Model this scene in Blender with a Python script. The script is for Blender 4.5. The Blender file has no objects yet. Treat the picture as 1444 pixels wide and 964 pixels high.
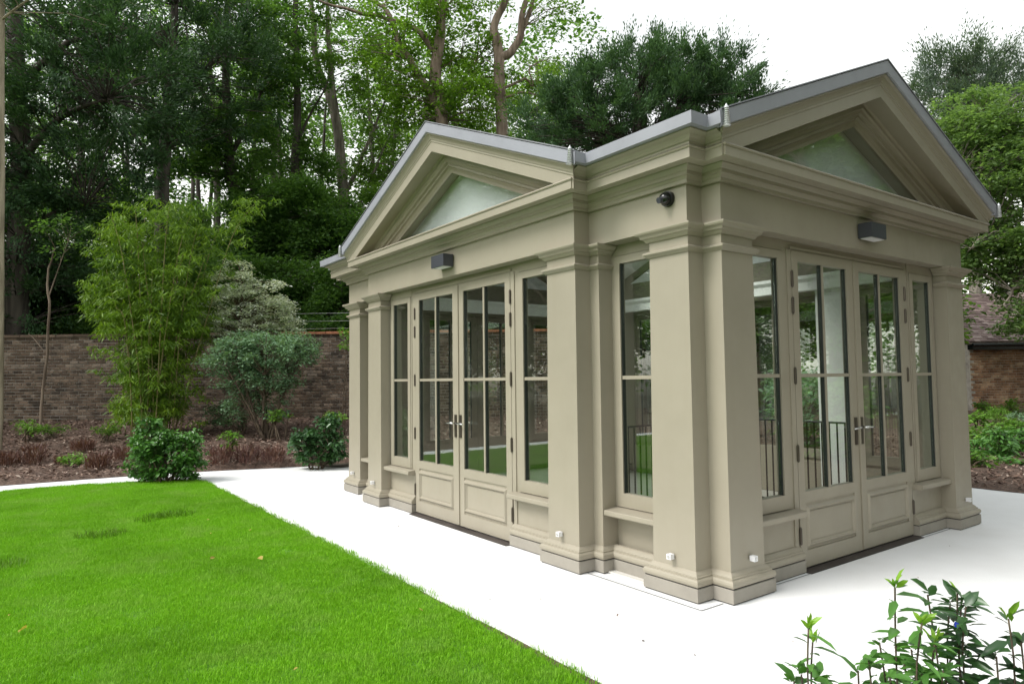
import bpy, bmesh, math, random
import numpy as np
from mathutils import Vector, Matrix
random.seed(7); rng = np.random.default_rng(11)
scene = bpy.context.scene
COL = scene.collection

# ------------------------------------------------------------------ camera
CX, CY, CZ = -3.7167, -3.0433, 1.5
YAW, PITCH, ROLL, FPX = 0.628176, 0.0545195, -0.0117970, 958.59
_f = Vector((math.sin(YAW)*math.cos(PITCH), math.cos(YAW)*math.cos(PITCH), math.sin(PITCH)))
_r0 = Vector((math.cos(YAW), -math.sin(YAW), 0)); _u0 = _r0.cross(_f)
_r = _r0*math.cos(ROLL) + _u0*math.sin(ROLL); _u = _u0*math.cos(ROLL) - _r0*math.sin(ROLL)
cam = bpy.data.cameras.new('camera'); camo = bpy.data.objects.new('camera', cam); COL.objects.link(camo)
cam.sensor_width = 36; cam.lens = FPX/1444*36; cam.clip_end = 3000; cam.clip_start = 0.05
M = Matrix((( _r.x,_u.x,-_f.x,CX),(_r.y,_u.y,-_f.y,CY),(_r.z,_u.z,-_f.z,CZ),(0,0,0,1)))
camo.matrix_world = M; scene.camera = camo
CAM = Vector((CX,CY,CZ))
FH = Vector((math.sin(YAW), math.cos(YAW), 0)); RH = Vector((math.cos(YAW), -math.sin(YAW), 0))
def at(px, py, dep):                    # point seen at a photo position, at a distance along the view
    return CAM + (_f + _r*((px-722)/FPX) - _u*((py-482)/FPX))*dep
def lat(l, dep, z=0):                   # point by sideways offset and distance
    p = CAM + RH*l + FH*dep; p.z = z; return p

# ------------------------------------------------------------------ world, sun, exposure
SUN_ELEV, SUN_AZ = math.radians(50), math.radians(285)     # azimuth clockwise from +Y
w = bpy.data.worlds.new('World'); scene.world = w; w.use_nodes = True
nt = w.node_tree; nt.nodes.clear()
sky = nt.nodes.new('ShaderNodeTexSky'); sky.sky_type = 'NISHITA'; sky.sun_disc = False
sky.sun_elevation = SUN_ELEV; sky.sun_rotation = SUN_AZ; sky.air_density = 3.0; sky.dust_density = 1.0; sky.ozone_density = 1.0
bw = nt.nodes.new('ShaderNodeRGBToBW'); mixs = nt.nodes.new('ShaderNodeMix'); mixs.data_type = 'RGBA'
mixs.inputs[0].default_value = 0.86
bgn = nt.nodes.new('ShaderNodeBackground'); bgn.inputs[1].default_value = 0.118
wo = nt.nodes.new('ShaderNodeOutputWorld')
nt.links.new(sky.outputs[0], bw.inputs[0]); nt.links.new(sky.outputs[0], mixs.inputs[6]); nt.links.new(bw.outputs[0], mixs.inputs[7])
nt.links.new(mixs.outputs[2], bgn.inputs[0]); nt.links.new(bgn.outputs[0], wo.inputs[0])
sl = bpy.data.lights.new('sun','SUN'); so = bpy.data.objects.new('sun', sl); COL.objects.link(so)
sl.energy = 1.15; sl.angle = math.radians(22); sl.color = (1,.97,.92)
sd = Vector((math.sin(SUN_AZ)*math.cos(SUN_ELEV), math.cos(SUN_AZ)*math.cos(SUN_ELEV), math.sin(SUN_ELEV)))
so.rotation_euler = (-sd).to_track_quat('-Z','Y').to_euler(); so.location = (-20,-5,30)
scene.view_settings.view_transform = 'Standard'; scene.view_settings.look = 'None'
scene.view_settings.exposure = 1.4; scene.view_settings.gamma = 1; scene.view_settings.use_curve_mapping = False
scene.render.engine = 'CYCLES'
scene.cycles.max_bounces = 8; scene.cycles.transparent_max_bounces = 16; scene.cycles.diffuse_bounces = 3
scene.cycles.caustics_reflective = False; scene.cycles.caustics_refractive = False

# ------------------------------------------------------------------ materials
def nodes_mat(name):
    m = bpy.data.materials.new(name); m.use_nodes = True
    return m, m.node_tree, m.node_tree.nodes['Principled BSDF']
def N(t, kind, **kw):
    n = t.nodes.new(kind)
    for k,v in kw.items(): setattr(n,k,v)
    return n
def rnd(t):                              # a number that differs from piece to piece
    g = N(t,'ShaderNodeNewGeometry'); o = N(t,'ShaderNodeObjectInfo'); a = N(t,'ShaderNodeMath',operation='ADD'); f = N(t,'ShaderNodeMath',operation='FRACT')
    t.links.new(g.outputs['Random Per Island'],a.inputs[0]); t.links.new(o.outputs['Random'],a.inputs[1]); t.links.new(a.outputs[0],f.inputs[0]); return f.outputs[0]
def ramp(t, fac, cols):
    r = N(t,'ShaderNodeValToRGB'); e = r.color_ramp.elements
    while len(e) < len(cols): e.new(.5)
    for i,(p,c) in enumerate(cols): e[i].position = p; e[i].color = (*c,1)
    t.links.new(fac, r.inputs[0]); return r.outputs[0]
def noise(t, scale, detail=4, rough=.6, pos=True):
    n = N(t,'ShaderNodeTexNoise'); n.inputs['Scale'].default_value = scale; n.inputs['Detail'].default_value = detail; n.inputs['Roughness'].default_value = rough
    if pos:
        g = N(t,'ShaderNodeNewGeometry'); t.links.new(g.outputs['Position'], n.inputs['Vector'])
    return n.outputs[0]
def bump(t, b, h, strength, dist=.01):
    n = N(t,'ShaderNodeBump'); n.inputs['Strength'].default_value = strength; n.inputs['Distance'].default_value = dist
    t.links.new(h, n.inputs['Height']); t.links.new(n.outputs[0], b.inputs['Normal'])
def mixc(t, fac, a, b, mode='MIX'):
    m = N(t,'ShaderNodeMix',data_type='RGBA',blend_type=mode)
    for i,x in ((0,fac),(6,a),(7,b)):
        if isinstance(x,(int,float)): m.inputs[i].default_value = x
        elif isinstance(x,tuple): m.inputs[i].default_value = (*x,1)
        else: t.links.new(x, m.inputs[i])
    return m.outputs[2]
def plain(name, col, rough=.5, metal=0, var=.06, nscale=3, bumps=0, bscale=60):
    m,t,b = nodes_mat(name)
    c2 = tuple(x*(1-var*2) for x in col); c3 = tuple(min(1,x*(1+var)) for x in col)
    t.links.new(ramp(t, noise(t,nscale,5), [(.3,c2),(.55,col),(.75,c3)]), b.inputs['Base Color'])
    b.inputs['Roughness'].default_value = rough; b.inputs['Metallic'].default_value = metal
    if bumps: bump(t,b,noise(t,bscale,3),bumps)
    return m
def leafmat(name, cols, trans=.35, gloss=.35, rough=.45):
    m,t,b = nodes_mat(name)
    c = ramp(t, rnd(t), [(i/(len(cols)-1) if len(cols)>1 else 0,k) for i,k in enumerate(cols)])
    big = noise(t,.9,2)
    c = mixc(t, ramp(t,big,[(.35,(0,0,0)),(.7,(.45,.45,.45))]), c, tuple(min(1,1.45*x) for x in cols[-1]))
    t.links.new(c, b.inputs['Base Color']); b.inputs['Roughness'].default_value = rough; b.inputs['Specular IOR Level'].default_value = gloss
    tr = N(t,'ShaderNodeBsdfTranslucent'); t.links.new(mixc(t,1.0,c,(1.15,1.2,.6),'MULTIPLY'), tr.inputs[0])
    mx = N(t,'ShaderNodeMixShader'); mx.inputs[0].default_value = trans
    out = t.nodes['Material Output']
    t.links.new(b.outputs[0],mx.inputs[1]); t.links.new(tr.outputs[0],mx.inputs[2]); t.links.new(mx.outputs[0],out.inputs[0])
    return m
MAT = {}
def paintmat():
    m,t,b = nodes_mat('stone_paint'); col = (.306,.275,.214)
    c = ramp(t, noise(t,2.2,5), [(.3,tuple(x*.94 for x in col)),(.55,col),(.75,tuple(x*1.03 for x in col))])
    mp = N(t,'ShaderNodeMapping'); mp.inputs['Scale'].default_value=(1,1,.06); g = N(t,'ShaderNodeNewGeometry'); t.links.new(g.outputs['Position'],mp.inputs[0])
    n = N(t,'ShaderNodeTexNoise'); n.inputs['Scale'].default_value=14; n.inputs['Detail'].default_value=4; t.links.new(mp.outputs[0],n.inputs['Vector'])
    c = mixc(t,1.0,c,ramp(t,n.outputs[0],[(.30,(.985,.982,.977)),(.52,(1,1,1))]),'MULTIPLY')
    t.links.new(c,b.inputs['Base Color']); t.links.new(ramp(t,noise(t,6,3),[(.3,(.38,.38,.38)),(.7,(.55,.55,.55))]),b.inputs['Roughness']); return m
MAT['paint'] = paintmat()
MAT['plinth'] = plain('plinth_stone',(.28,.258,.22),.7,var=.07,nscale=6)
MAT['gap'] = plain('shadow_gap',(.04,.038,.035),.8)
MAT['white'] = plain('interior_white',(.88,.89,.86),.6,var=.02)
MAT['lining'] = plain('pale_lining',(.80,.80,.84),.6,var=.015)
MAT['floor_in'] = plain('interior_floor',(.62,.60,.56),.4,var=.05)
MAT['lead'] = plain('grey_gutter',(.285,.29,.335),.42,metal=.0,var=.05,nscale=4)
MAT['roof'] = plain('lead_roof',(.16,.165,.18),.5,var=.1,nscale=3)
MAT['dark'] = plain('charcoal_metal',(.045,.048,.06),.4,var=.05)
MAT['black'] = plain('black_metal',(.008,.009,.010),.22,var=.1)
MAT['bronze'] = plain('bronze_hinge',(.09,.075,.06),.35,metal=.6)
MAT['chrome'] = plain('steel',(.6,.6,.58),.2,metal=1,var=.02)
MAT['galv'] = plain('galvanised',(.55,.56,.57),.35,metal=.5,var=.05)
MAT['spot'] = plain('spot_white',(.75,.75,.77),.35,var=.02)
MAT['seal'] = plain('glazing_seal',(.02,.025,.022),.5)
MAT['grille'] = plain('grille_metal',(.075,.062,.055),.5,var=.2)
def glassmat():
    m,t,b = nodes_mat('window_glass'); t.nodes.remove(b)
    g = N(t,'ShaderNodeNewGeometry'); dt = N(t,'ShaderNodeVectorMath',operation='DOT_PRODUCT'); t.links.new(g.outputs['Incoming'],dt.inputs[0]); t.links.new(g.outputs['Normal'],dt.inputs[1])
    ab = N(t,'ShaderNodeMath',operation='ABSOLUTE'); t.links.new(dt.outputs['Value'],ab.inputs[0])
    om = N(t,'ShaderNodeMath',operation='SUBTRACT'); om.inputs[0].default_value = 1; t.links.new(ab.outputs[0],om.inputs[1])
    pw = N(t,'ShaderNodeMath',operation='POWER'); pw.inputs[1].default_value = 5; t.links.new(om.outputs[0],pw.inputs[0])
    ma = N(t,'ShaderNodeMath',operation='MULTIPLY_ADD'); ma.inputs[1].default_value = .895; ma.inputs[2].default_value = .105; ma.use_clamp = True; t.links.new(pw.outputs[0],ma.inputs[0])
    tr = N(t,'ShaderNodeBsdfTransparent'); tr.inputs[0].default_value = (.945,.972,.955,1)
    gl = N(t,'ShaderNodeBsdfGlossy'); gl.inputs[0].default_value = (.93,1,.95,1); gl.inputs[1].default_value = .0
    mx = N(t,'ShaderNodeMixShader')
    t.links.new(ma.outputs[0],mx.inputs[0]); t.links.new(tr.outputs[0],mx.inputs[1]); t.links.new(gl.outputs[0],mx.inputs[2])
    t.links.new(mx.outputs[0], t.nodes['Material Output'].inputs[0]); return m
MAT['glass'] = glassmat()
def pavemat():
    m,t,b = nodes_mat('pale_paving')
    c = ramp(t, noise(t,1.3,5), [(.3,(.74,.735,.73)),(.6,(.80,.80,.80)),(.8,(.82,.82,.82))])
    sp = ramp(t, noise(t,140,2), [(.3,(.9,.9,.9)),(.5,(1,1,1))])
    t.links.new(mixc(t,1.0,c,sp,'MULTIPLY'), b.inputs['Base Color']); b.inputs['Roughness'].default_value = .75
    bump(t,b,noise(t,150,3),.15,.004); return m
MAT['paving'] = pavemat()
MAT['joint'] = plain('joint_grey',(.18,.18,.18),.9,var=.2,nscale=30)
def soilmat():
    m,t,b = nodes_mat('mulch_soil')
    c = ramp(t, noise(t,28,6,.7), [(.3,(.035,.022,.016)),(.5,(.10,.062,.045)),(.62,(.17,.11,.08)),(.75,(.30,.22,.17))])
    t.links.new(c,b.inputs['Base Color']); b.inputs['Roughness'].default_value = .9; bump(t,b,noise(t,35,5),.8,.03); return m
MAT['soil'] = soilmat()
def chipmat():
    m,t,b = nodes_mat('bark_chips'); t.links.new(ramp(t,rnd(t),[(0,(.05,.028,.02)),(.45,(.13,.075,.055)),(.8,(.24,.16,.12)),(1,(.42,.34,.28))]),b.inputs['Base Color']); b.inputs['Roughness'].default_value=.85; return m
MAT['chips'] = chipmat()
MAT['forest_floor'] = plain('woodland_floor',(.05,.04,.025),.95,var=.3,nscale=1.5)
def lawnmat(name, k):
    m,t,b = nodes_mat(name)
    c = ramp(t, rnd(t), [(0,(.15*k,.38*k,.008*k)),(.5,(.22*k,.51*k,.012*k)),(1,(.30*k,.62*k,.03*k))])
    patch = ramp(t, noise(t,1.9,5,.7), [(.48,(0,0,0)),(.70,(.75,.75,.75))])
    dk = ramp(t, noise(t,.8,3,.6), [(.35,(.76,.79,.74)),(.55,(1,1,1))]); c = mixc(t,1.0,c,dk,'MULTIPLY')
    c = mixc(t, patch, c, (.30*k,.50*k,.08*k))
    t.links.new(c,b.inputs['Base Color']); b.inputs['Roughness'].default_value=.55; b.inputs['Specular IOR Level'].default_value=.25
    tr = N(t,'ShaderNodeBsdfTranslucent'); t.links.new(c,tr.inputs[0]); mx = N(t,'ShaderNodeMixShader'); mx.inputs[0].default_value=.35
    t.links.new(b.outputs[0],mx.inputs[1]); t.links.new(tr.outputs[0],mx.inputs[2]); t.links.new(mx.outputs[0],t.nodes['Material Output'].inputs[0])
    return m
MAT['grass'] = lawnmat('grass_blades',1.0); MAT['grass_dark'] = lawnmat('dark_grass_blades',.5)
MAT['turf'] = plain('turf_soil',(.09,.23,.012),.9,var=.3,nscale=40)
def brickmat(name, cols):
    m,t,b = nodes_mat(name)
    c = ramp(t, rnd(t), cols)
    st = ramp(t, noise(t,3.5,6,.7), [(.35,(.42,.42,.42)),(.6,(1,1,1)),(.8,(1.0,1.0,1.0))])
    c = mixc(t,1.0,c,st,'MULTIPLY')
    t.links.new(c,b.inputs['Base Color']); b.inputs['Roughness'].default_value=.9; bump(t,b,noise(t,60,4),.4,.006); return m
MAT['brick'] = brickmat('old_brown_brick',[(0,(.06,.041,.028)),(.3,(.11,.072,.048)),(.6,(.155,.108,.075)),(.85,(.20,.142,.102)),(1,(.26,.205,.16))])
MAT['mortar'] = plain('old_mortar',(.42,.39,.35),.95,var=.25,nscale=4)
MAT['brick2'] = brickmat('orange_brown_brick',[(0,(.27,.14,.08)),(.4,(.38,.21,.12)),(.75,(.46,.28,.17)),(1,(.54,.38,.25))])
MAT['coping'] = plain('terracotta_coping',(.35,.14,.07),.8,var=.25,nscale=8)
def tilemat():
    m,t,b = nodes_mat('clay_roof_tile'); t.links.new(ramp(t,rnd(t),[(0,(.12,.08,.075)),(.5,(.19,.135,.125)),(.85,(.25,.185,.17)),(1,(.36,.29,.27))]),b.inputs['Base Color']); b.inputs['Roughness'].default_value=.85; return m
MAT['tile'] = tilemat()
def barkmat(name, a, bcol, scale=7):
    m,t,b = nodes_mat(name)
    mp = N(t,'ShaderNodeMapping'); mp.inputs['Scale'].default_value=(1,1,.18); g = N(t,'ShaderNodeNewGeometry'); t.links.new(g.outputs['Position'],mp.inputs[0])
    n = N(t,'ShaderNodeTexNoise'); n.inputs['Scale'].default_value=scale; n.inputs['Detail'].default_value=6; t.links.new(mp.outputs[0],n.inputs['Vector'])
    t.links.new(ramp(t,n.outputs[0],[(.32,a),(.68,bcol)]),b.inputs['Base Color']); b.inputs['Roughness'].default_value=.9; bump(t,b,n.outputs[0],.8,.05); return m
MAT['bark_dark'] = barkmat('dark_bark',(.025,.02,.016),(.10,.085,.07))
MAT['bark_grey'] = barkmat('grey_bark',(.09,.075,.06),(.30,.265,.22))
MAT['bark_pale'] = barkmat('pale_bark',(.16,.13,.09),(.42,.36,.27))
MAT['bark_brown'] = barkmat('brown_bark',(.10,.07,.05),(.27,.21,.16))
MAT['stem'] = barkmat('shrub_stem',(.05,.035,.025),(.16,.12,.08),30)
MAT['cane'] = barkmat('bamboo_cane',(.10,.11,.03),(.26,.22,.09),20)
MAT['lf_yew'] = leafmat('yew_needles',[(.018,.046,.020),(.034,.080,.032),(.065,.130,.050)],.28,.3)
MAT['lf_yew2'] = leafmat('green_conifer',[(.026,.060,.028),(.050,.105,.048),(.085,.160,.070)],.3,.3)
MAT['lf_dark'] = leafmat('dark_leaf',[(.030,.078,.020),(.065,.145,.034),(.125,.235,.055)],.55)
MAT['lf_mid'] = leafmat('mid_leaf',[(.042,.10,.018),(.085,.175,.030),(.15,.27,.05)],.58)
MAT['lf_lime'] = leafmat('bright_leaf',[(.055,.125,.018),(.10,.20,.026),(.16,.28,.04)],.62)
MAT['lf_right'] = leafmat('fresh_leaf',[(.062,.122,.038),(.118,.205,.066),(.19,.29,.11)],.58)
MAT['lf_grey'] = leafmat('grey_green_needles',[(.05,.085,.06),(.085,.13,.09),(.13,.19,.13)],.35)
MAT['lf_bamboo'] = leafmat('bamboo_leaf',[(.040,.10,.012),(.092,.19,.018),(.20,.32,.03)],.4)
MAT['lf_varieg'] = leafmat('variegated_leaf',[(.24,.31,.20),(.56,.62,.50),(.78,.81,.73)],.3)
MAT['lf_blue'] = leafmat('blue_green_leaf',[(.060,.13,.065),(.13,.235,.125),(.23,.36,.22)],.35)
MAT['lf_shrub'] = leafmat('glossy_shrub_leaf',[(.028,.085,.018),(.052,.145,.028),(.11,.26,.05)],.3,.5,.35)
MAT['lf_laurel'] = leafmat('laurel_leaf',[(.022,.06,.022),(.035,.09,.03),(.055,.13,.04)],.25,.5,.3)
MAT['lf_tip'] = leafmat('new_shoot_leaf',[(.14,.29,.03),(.21,.39,.04),(.28,.47,.06)],.45,.4,.35)
MAT['lf_fresh'] = leafmat('fresh_green_leaf',[(.06,.15,.02),(.11,.24,.03),(.18,.34,.05)],.4)
MAT['lf_brown'] = leafmat('dry_heather',[(.055,.022,.02),(.10,.045,.038),(.16,.085,.065)],.25)
MAT['lf_yellow'] = leafmat('fallen_leaf',[(.36,.26,.05),(.45,.36,.10)],.3)
MAT['berry'] = plain('blue_tag',(.02,.04,.35),.35)

# ------------------------------------------------------------------ object helpers
ORG = {}
def tag(o, label=None, cat=None, group=None, kind=None):
    if label: o['label'] = label
    if cat: o['category'] = cat
    if group: o['group'] = group
    if kind: o['kind'] = kind
    return o
def thing(name, loc, label, cat, group=None):
    o = bpy.data.objects.new(name, None); COL.objects.link(o); o.location = loc; o.empty_display_size = .2
    ORG[o.name] = Vector(loc); return tag(o,label,cat,group)
def link(name, me, mat, parent=None, origin=None):
    if mat is not None and not me.materials: me.materials.append(mat)
    o = bpy.data.objects.new(name, me); COL.objects.link(o)
    if parent is not None: o.parent = parent; ORG[o.name] = ORG[parent.name]
    else:
        ORG[o.name] = Vector(origin) if origin is not None else Vector((0,0,0)); o.location = ORG[o.name]
    return o
class MB:
    def __init__(s): s.v = []; s.f = []
    def box(s, F, a0,a1,b0,b1,c0,c1):
        n = len(s.v)
        for a in (a0,a1):
            for b in (b0,b1):
                for c in (c0,c1): s.v.append(tuple(F(a,b,c)))
        for q in ((0,1,3,2),(4,6,7,5),(0,4,5,1),(2,3,7,6),(0,2,6,4),(1,5,7,3)): s.f.append(tuple(n+i for i in q))
        return s
    def hexa(s, pts):                    # 8 points in box order
        n = len(s.v); s.v += [tuple(p) for p in pts]
        for q in ((0,1,3,2),(4,6,7,5),(0,4,5,1),(2,3,7,6),(0,2,6,4),(1,5,7,3)): s.f.append(tuple(n+i for i in q))
        return s
    def grid(s, rows, closed_prof=True, cap=False, closed_path=False):
        n = len(s.v); m = len(rows[0])
        for r in rows: s.v += [tuple(p) for p in r]
        R = len(rows)
        for i in range(R if closed_path else R-1):
            j = (i+1)%R
            for k in range(m if closed_prof else m-1):
                l = (k+1)%m
                s.f.append((n+i*m+k, n+i*m+l, n+j*m+l, n+j*m+k))
        if cap and not closed_path:
            s.f.append(tuple(n+k for k in range(m))); s.f.append(tuple(n+(R-1)*m+k for k in range(m-1,-1,-1)))
        return s
    def tube(s, pts, rads, sides=6, cap=True):
        pts = [Vector(p) for p in pts]; rows = []; ref = None
        for i,p in enumerate(pts):
            d = (pts[min(i+1,len(pts)-1)]-pts[max(i-1,0)]).normalized()
            if ref is None: ref = Vector((1,0,0)) if abs(d.x)<.8 else Vector((0,1,0))
            u = (ref-d*ref.dot(d)).normalized(); v = d.cross(u); ref = u
            rows.append([p+(u*math.cos(2*math.pi*k/sides)+v*math.sin(2*math.pi*k/sides))*rads[i] for k in range(sides)])
        return s.grid(rows, True, cap)
    def build(s, name, mat, parent=None, origin=None, smooth=False):
        me = bpy.data.meshes.new(name); o0 = ORG[parent.name] if parent is not None else (Vector(origin) if origin is not None else Vector((0,0,0)))
        me.from_pydata([(x-o0.x,y-o0.y,z-o0.z) for x,y,z in s.v], [], s.f)
        bm = bmesh.new(); bm.from_mesh(me); bmesh.ops.recalc_face_normals(bm, faces=bm.faces); bm.to_mesh(me); bm.free()
        if smooth: me.polygons.foreach_set('use_smooth',[True]*len(me.polygons))
        return link(name, me, mat, parent, origin)
W3 = lambda a,b,c: (a,b,c)
def np_mesh(name, verts, tris, org, smooth=False):
    me = bpy.data.meshes.new(name); nv = len(verts); nf = len(tris)
    me.vertices.add(nv); me.vertices.foreach_set('co', (verts-np.array(org)).astype(np.float32).ravel())
    me.loops.add(nf*3); me.loops.foreach_set('vertex_index', tris.astype(np.int32).ravel())
    me.polygons.add(nf); me.polygons.foreach_set('loop_start', np.arange(0,nf*3,3,dtype=np.int32)); me.polygons.foreach_set('loop_total', np.full(nf,3,dtype=np.int32))
    if smooth: me.polygons.foreach_set('use_smooth', np.ones(nf,dtype=bool))
    me.update(calc_edges=True); return me
def sweep(path, prof, closed=False, mp=None, cap=True):
    """path: plan points, outward on the right hand of travel; prof: closed loop of (projection, height)."""
    n = len(path); rows = []; mp = mp or W3
    for i in range(n):
        p = Vector(path[i])
        def nrm(a,b):
            d = (Vector(b)-Vector(a)).normalized(); return Vector((d.y,-d.x))
        if closed or 0 < i < n-1:
            n1 = nrm(path[i-1],path[i]); n2 = nrm(path[i],path[(i+1)%n]); off = (n1+n2)/(1+n1.dot(n2))
        elif i == 0: off = nrm(path[0],path[1])
        else: off = nrm(path[-2],path[-1])
        rows.append([mp(p.x+off.x*a, p.y+off.y*a, z) for a,z in prof])
    return rows

# ------------------------------------------------------------------ terrain
def terrain(x, y):
    rel = Vector((x-CX,y-CY,0)); d = rel.dot(FH); l = rel.dot(RH)
    k = min(1,max(0,(l-1)/6)); d0 = 11.4*(1-k)+9.5*k; d1 = 17*(1-k)+20*k; hm = .56*(1-k)+.40*k
    t = min(1,max(0,(d-d0)/(d1-d0))); return hm*t
def sheet(name, poly, z, mat, kind='structure', parent=None):
    me = bpy.data.meshes.new(name); me.from_pydata([(x,y,z) for x,y in poly],[],[tuple(range(len(poly)))])
    o = link(name, me, mat); tag(o, kind=kind); return o
# the ground: one sheet to the horizon, following the rise of the beds
bm = bmesh.new(); xs = [-1500,-400,-120,-60,-40]+[i*1.5 for i in range(-20,31)]+[60,90,140,400,1500]
gv = {}
for i,x in enumerate(xs):
    for j,y in enumerate(xs): gv[i,j] = bm.verts.new((x,y,terrain(x,y)-.08))
for i in range(len(xs)-1):
    for j in range(len(xs)-1): bm.faces.new((gv[i,j],gv[i+1,j],gv[i+1,j+1],gv[i,j+1]))
me = bpy.data.meshes.new('ground'); bm.to_mesh(me); bm.free(); tag(link('ground',me,MAT['forest_floor']), kind='structure')
# paving, lawn
EDGE = [(-22,10.2),(-3.9,9.73),(-2.34,9.65),(-1.0,9.38),(1.0,8.75),(4,8.3),(6.48,7.6)]
paving = sheet('paving', EDGE+[(6.48,-1.95),(-1.15,-1.95),(-1.15,-9),(-22,-9)], 0, MAT['paving'])
LAWN = [(-22,9.35),(-3.9,8.97),(-3.05,8.93),(-2.0,8.62),(-1.42,8.2),(-1.38,1.8),(-1.43,-.46),(-1.45,-8.5),(-22,-8.5)]
lawn = sheet('lawn', LAWN, .012, MAT['turf'])
# thin bare edge between lawn and stone
MBe = MB(); MBe.grid([[(-1.36+.006*math.sin(y*5),y,.003),(-1.44,y,.003),(-1.44,y,.011),(-1.375,y,.009)] for y in np.arange(-2,8.2,.1)],True,True)
e = MBe.build('lawn_edge', MAT['soil']); tag(e,kind='structure')
# planting beds
def bed(name, xs, ys, inside, lift=.03, rough=.03):
    v = []; f = []; idx = {}
    for i,x in enumerate(xs):
        for j,y in enumerate(ys):
            idx[i,j] = len(v); v.append((x,y,terrain(x,y)+lift+random.uniform(-rough,rough)))
    for i in range(len(xs)-1):
        for j in range(len(ys)-1):
            cx = (xs[i]+xs[i+1])/2; cy = (ys[j]+ys[j+1])/2
            if inside(cx,cy): f.append((idx[i,j],idx[i+1,j],idx[i+1,j+1],idx[i,j+1]))
    return v,f
def edge_y(x):
    for (x0,y0),(x1,y1) in zip(EDGE[:-1],EDGE[1:]):
        if x0 <= x <= x1: return y0+(y1-y0)*(x-x0)/(x1-x0)
    return EDGE[-1][1]
# far bed follows the paving edge exactly: rows run from the edge towards the wall
v=[];f=[]; X = np.arange(-20,6.49,.22); R = 34
for i,x in enumerate(X):
    ye = edge_y(x)
    for j in range(R):
        y = ye + 12*(j/(R-1))**1.15; z = terrain(x,y)+(.0 if j==0 else .035+random.uniform(-.03,.03))
        v.append((x,y+ (random.uniform(-.02,.02) if j<2 else 0),z if j else .006))
for i in range(len(X)-1):
    for j in range(R-1): f.append((i*R+j,(i+1)*R+j,(i+1)*R+j+1,i*R+j+1))
me = bpy.data.meshes.new('planting_bed'); me.from_pydata(v,[],f); tag(link('planting_bed',me,MAT['soil']),kind='structure')
v=[];f=[]; Y = np.arange(-9,7.7,.22)
for i,y in enumerate(Y):
    for j in range(R):
        x = 6.48+16*(j/(R-1))**1.2; z = terrain(x,y)+(.035+random.uniform(-.03,.03)); v.append((x+(random.uniform(-.02,.02) if j<2 else 0),y,z if j else .006))
for i in range(len(Y)-1):
    for j in range(R-1): f.append((i*R+j,(i+1)*R+j,(i+1)*R+j+1,i*R+j+1))
me = bpy.data.meshes.new('planting_bed'); me.from_pydata(v,[],f); tag(link('planting_bed_right',me,MAT['soil']),kind='structure')
v,f = bed('b', list(np.arange(-1.15,6.5,.3)), list(np.arange(-9.0,-1.9,.235)), lambda x,y: True, .03, .02)
me = bpy.data.meshes.new('planting_bed'); me.from_pydata(v,[],f); tag(link('planting_bed_near',me,MAT['soil']),kind='structure')

# ------------------------------------------------------------------ the pavilion
XC, YC, HX, HY = 2.116, 2.965, 1.955, 1.970       # centre and half widths of the porticos
LX, LY = 2*XC, 2*YC                               # main body
DF = .16                                          # porticos stand this far forward
PAV = thing('garden_pavilion',(XC,YC,0),'beige painted neoclassical garden pavilion with glazed doors, pilasters and grey edged pediments','pavilion')
FW = lambda s,d,z: (-d, YC-s, z)                  # west front (left in the picture)
FS = lambda s,d,z: (XC+s, -d, z)                  # south front (right in the picture)
FE = lambda s,d,z: (LX+d, YC+s, z)
FN = lambda s,d,z: (XC-s, LY+d, z)
PW = .378                                         # pilaster width
# plan outline at frieze level, travelling so that outside is on the right
x0,x1,y0,y1 = XC-HX,XC+HX,YC-HY,YC+HY
OUT = [(0,0),(x0,0),(x0,-DF),(x1,-DF),(x1,0),(LX,0),(LX,y0),(LX+DF,y0),(LX+DF,y1),(LX,y1),(LX,LY),(x1,LY),(x1,LY+DF),(x0,LY+DF),(x0,LY),(0,LY),(0,y1),(-DF,y1),(-DF,y0),(0,y0)]
def ring(name, prof, mat, path=OUT, parent=PAV):
    m = MB(); m.grid(sweep(path,prof,True),True,False,True); return m.build(name,mat,parent)
fr = ring('frieze',[(-.20,2.56),(0,2.56),(0,2.85),(-.20,2.85)],MAT['paint'])
ring('cornice',[(-.2,2.85),(.0,2.836),(.030,2.836),(.030,2.862),(.036,2.866),(.050,2.884),(.064,2.884),(.064,2.910),(.072,2.915),(.092,2.938),(.094,2.946),
  (.17,2.946),(.17,2.940),(.192,2.940),(.192,3.004),(.200,3.006),(.204,3.014),(.200,3.022),(.192,3.026),(.10,3.040),(-.02,3.062),(-.2,3.062)],MAT['paint'])
# eaves mouldings and gutters on the four corners only
def mir(path, mx, my):
    p = [((LX-x) if mx else x, (LY-y) if my else y) for x,y in path]
    return p if mx==my else p[::-1]
eave = [(-DF-.22,y0+.0),( -DF+.0,y0),(0,y0),(0,0),(x0,0),(x0,-DF),(x0,-DF-.22)]
eave = [(-DF-.180,y0),(0,y0),(0,0),(x0,0),(x0,-DF-.180)]; eaveg = [(-DF-.246,y0),(0,y0),(0,0),(x0,0),(x0,-DF-.246)]
for mx in (0,1):
    for my in (0,1):
        p = mir(eave,mx,my)
        m = MB(); m.grid(sweep(p,[(.1,3.03),(.190,3.03),(.190,3.045),(.200,3.052),(.205,3.066),(.222,3.084),(.262,3.098),(.262,3.108),(.1,3.108)]),True,True); em = m.build('eaves_moulding',MAT['paint'],PAV)
        m = MB(); m.grid(sweep(mir(eaveg,mx,my),[(.2,3.109),(.296,3.109),(.304,3.109),(.308,3.188),(.300,3.192),(.292,3.190),(.288,3.120),(.2,3.120)]),True,True); g = m.build('gutter',MAT['lead'],PAV)
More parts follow.
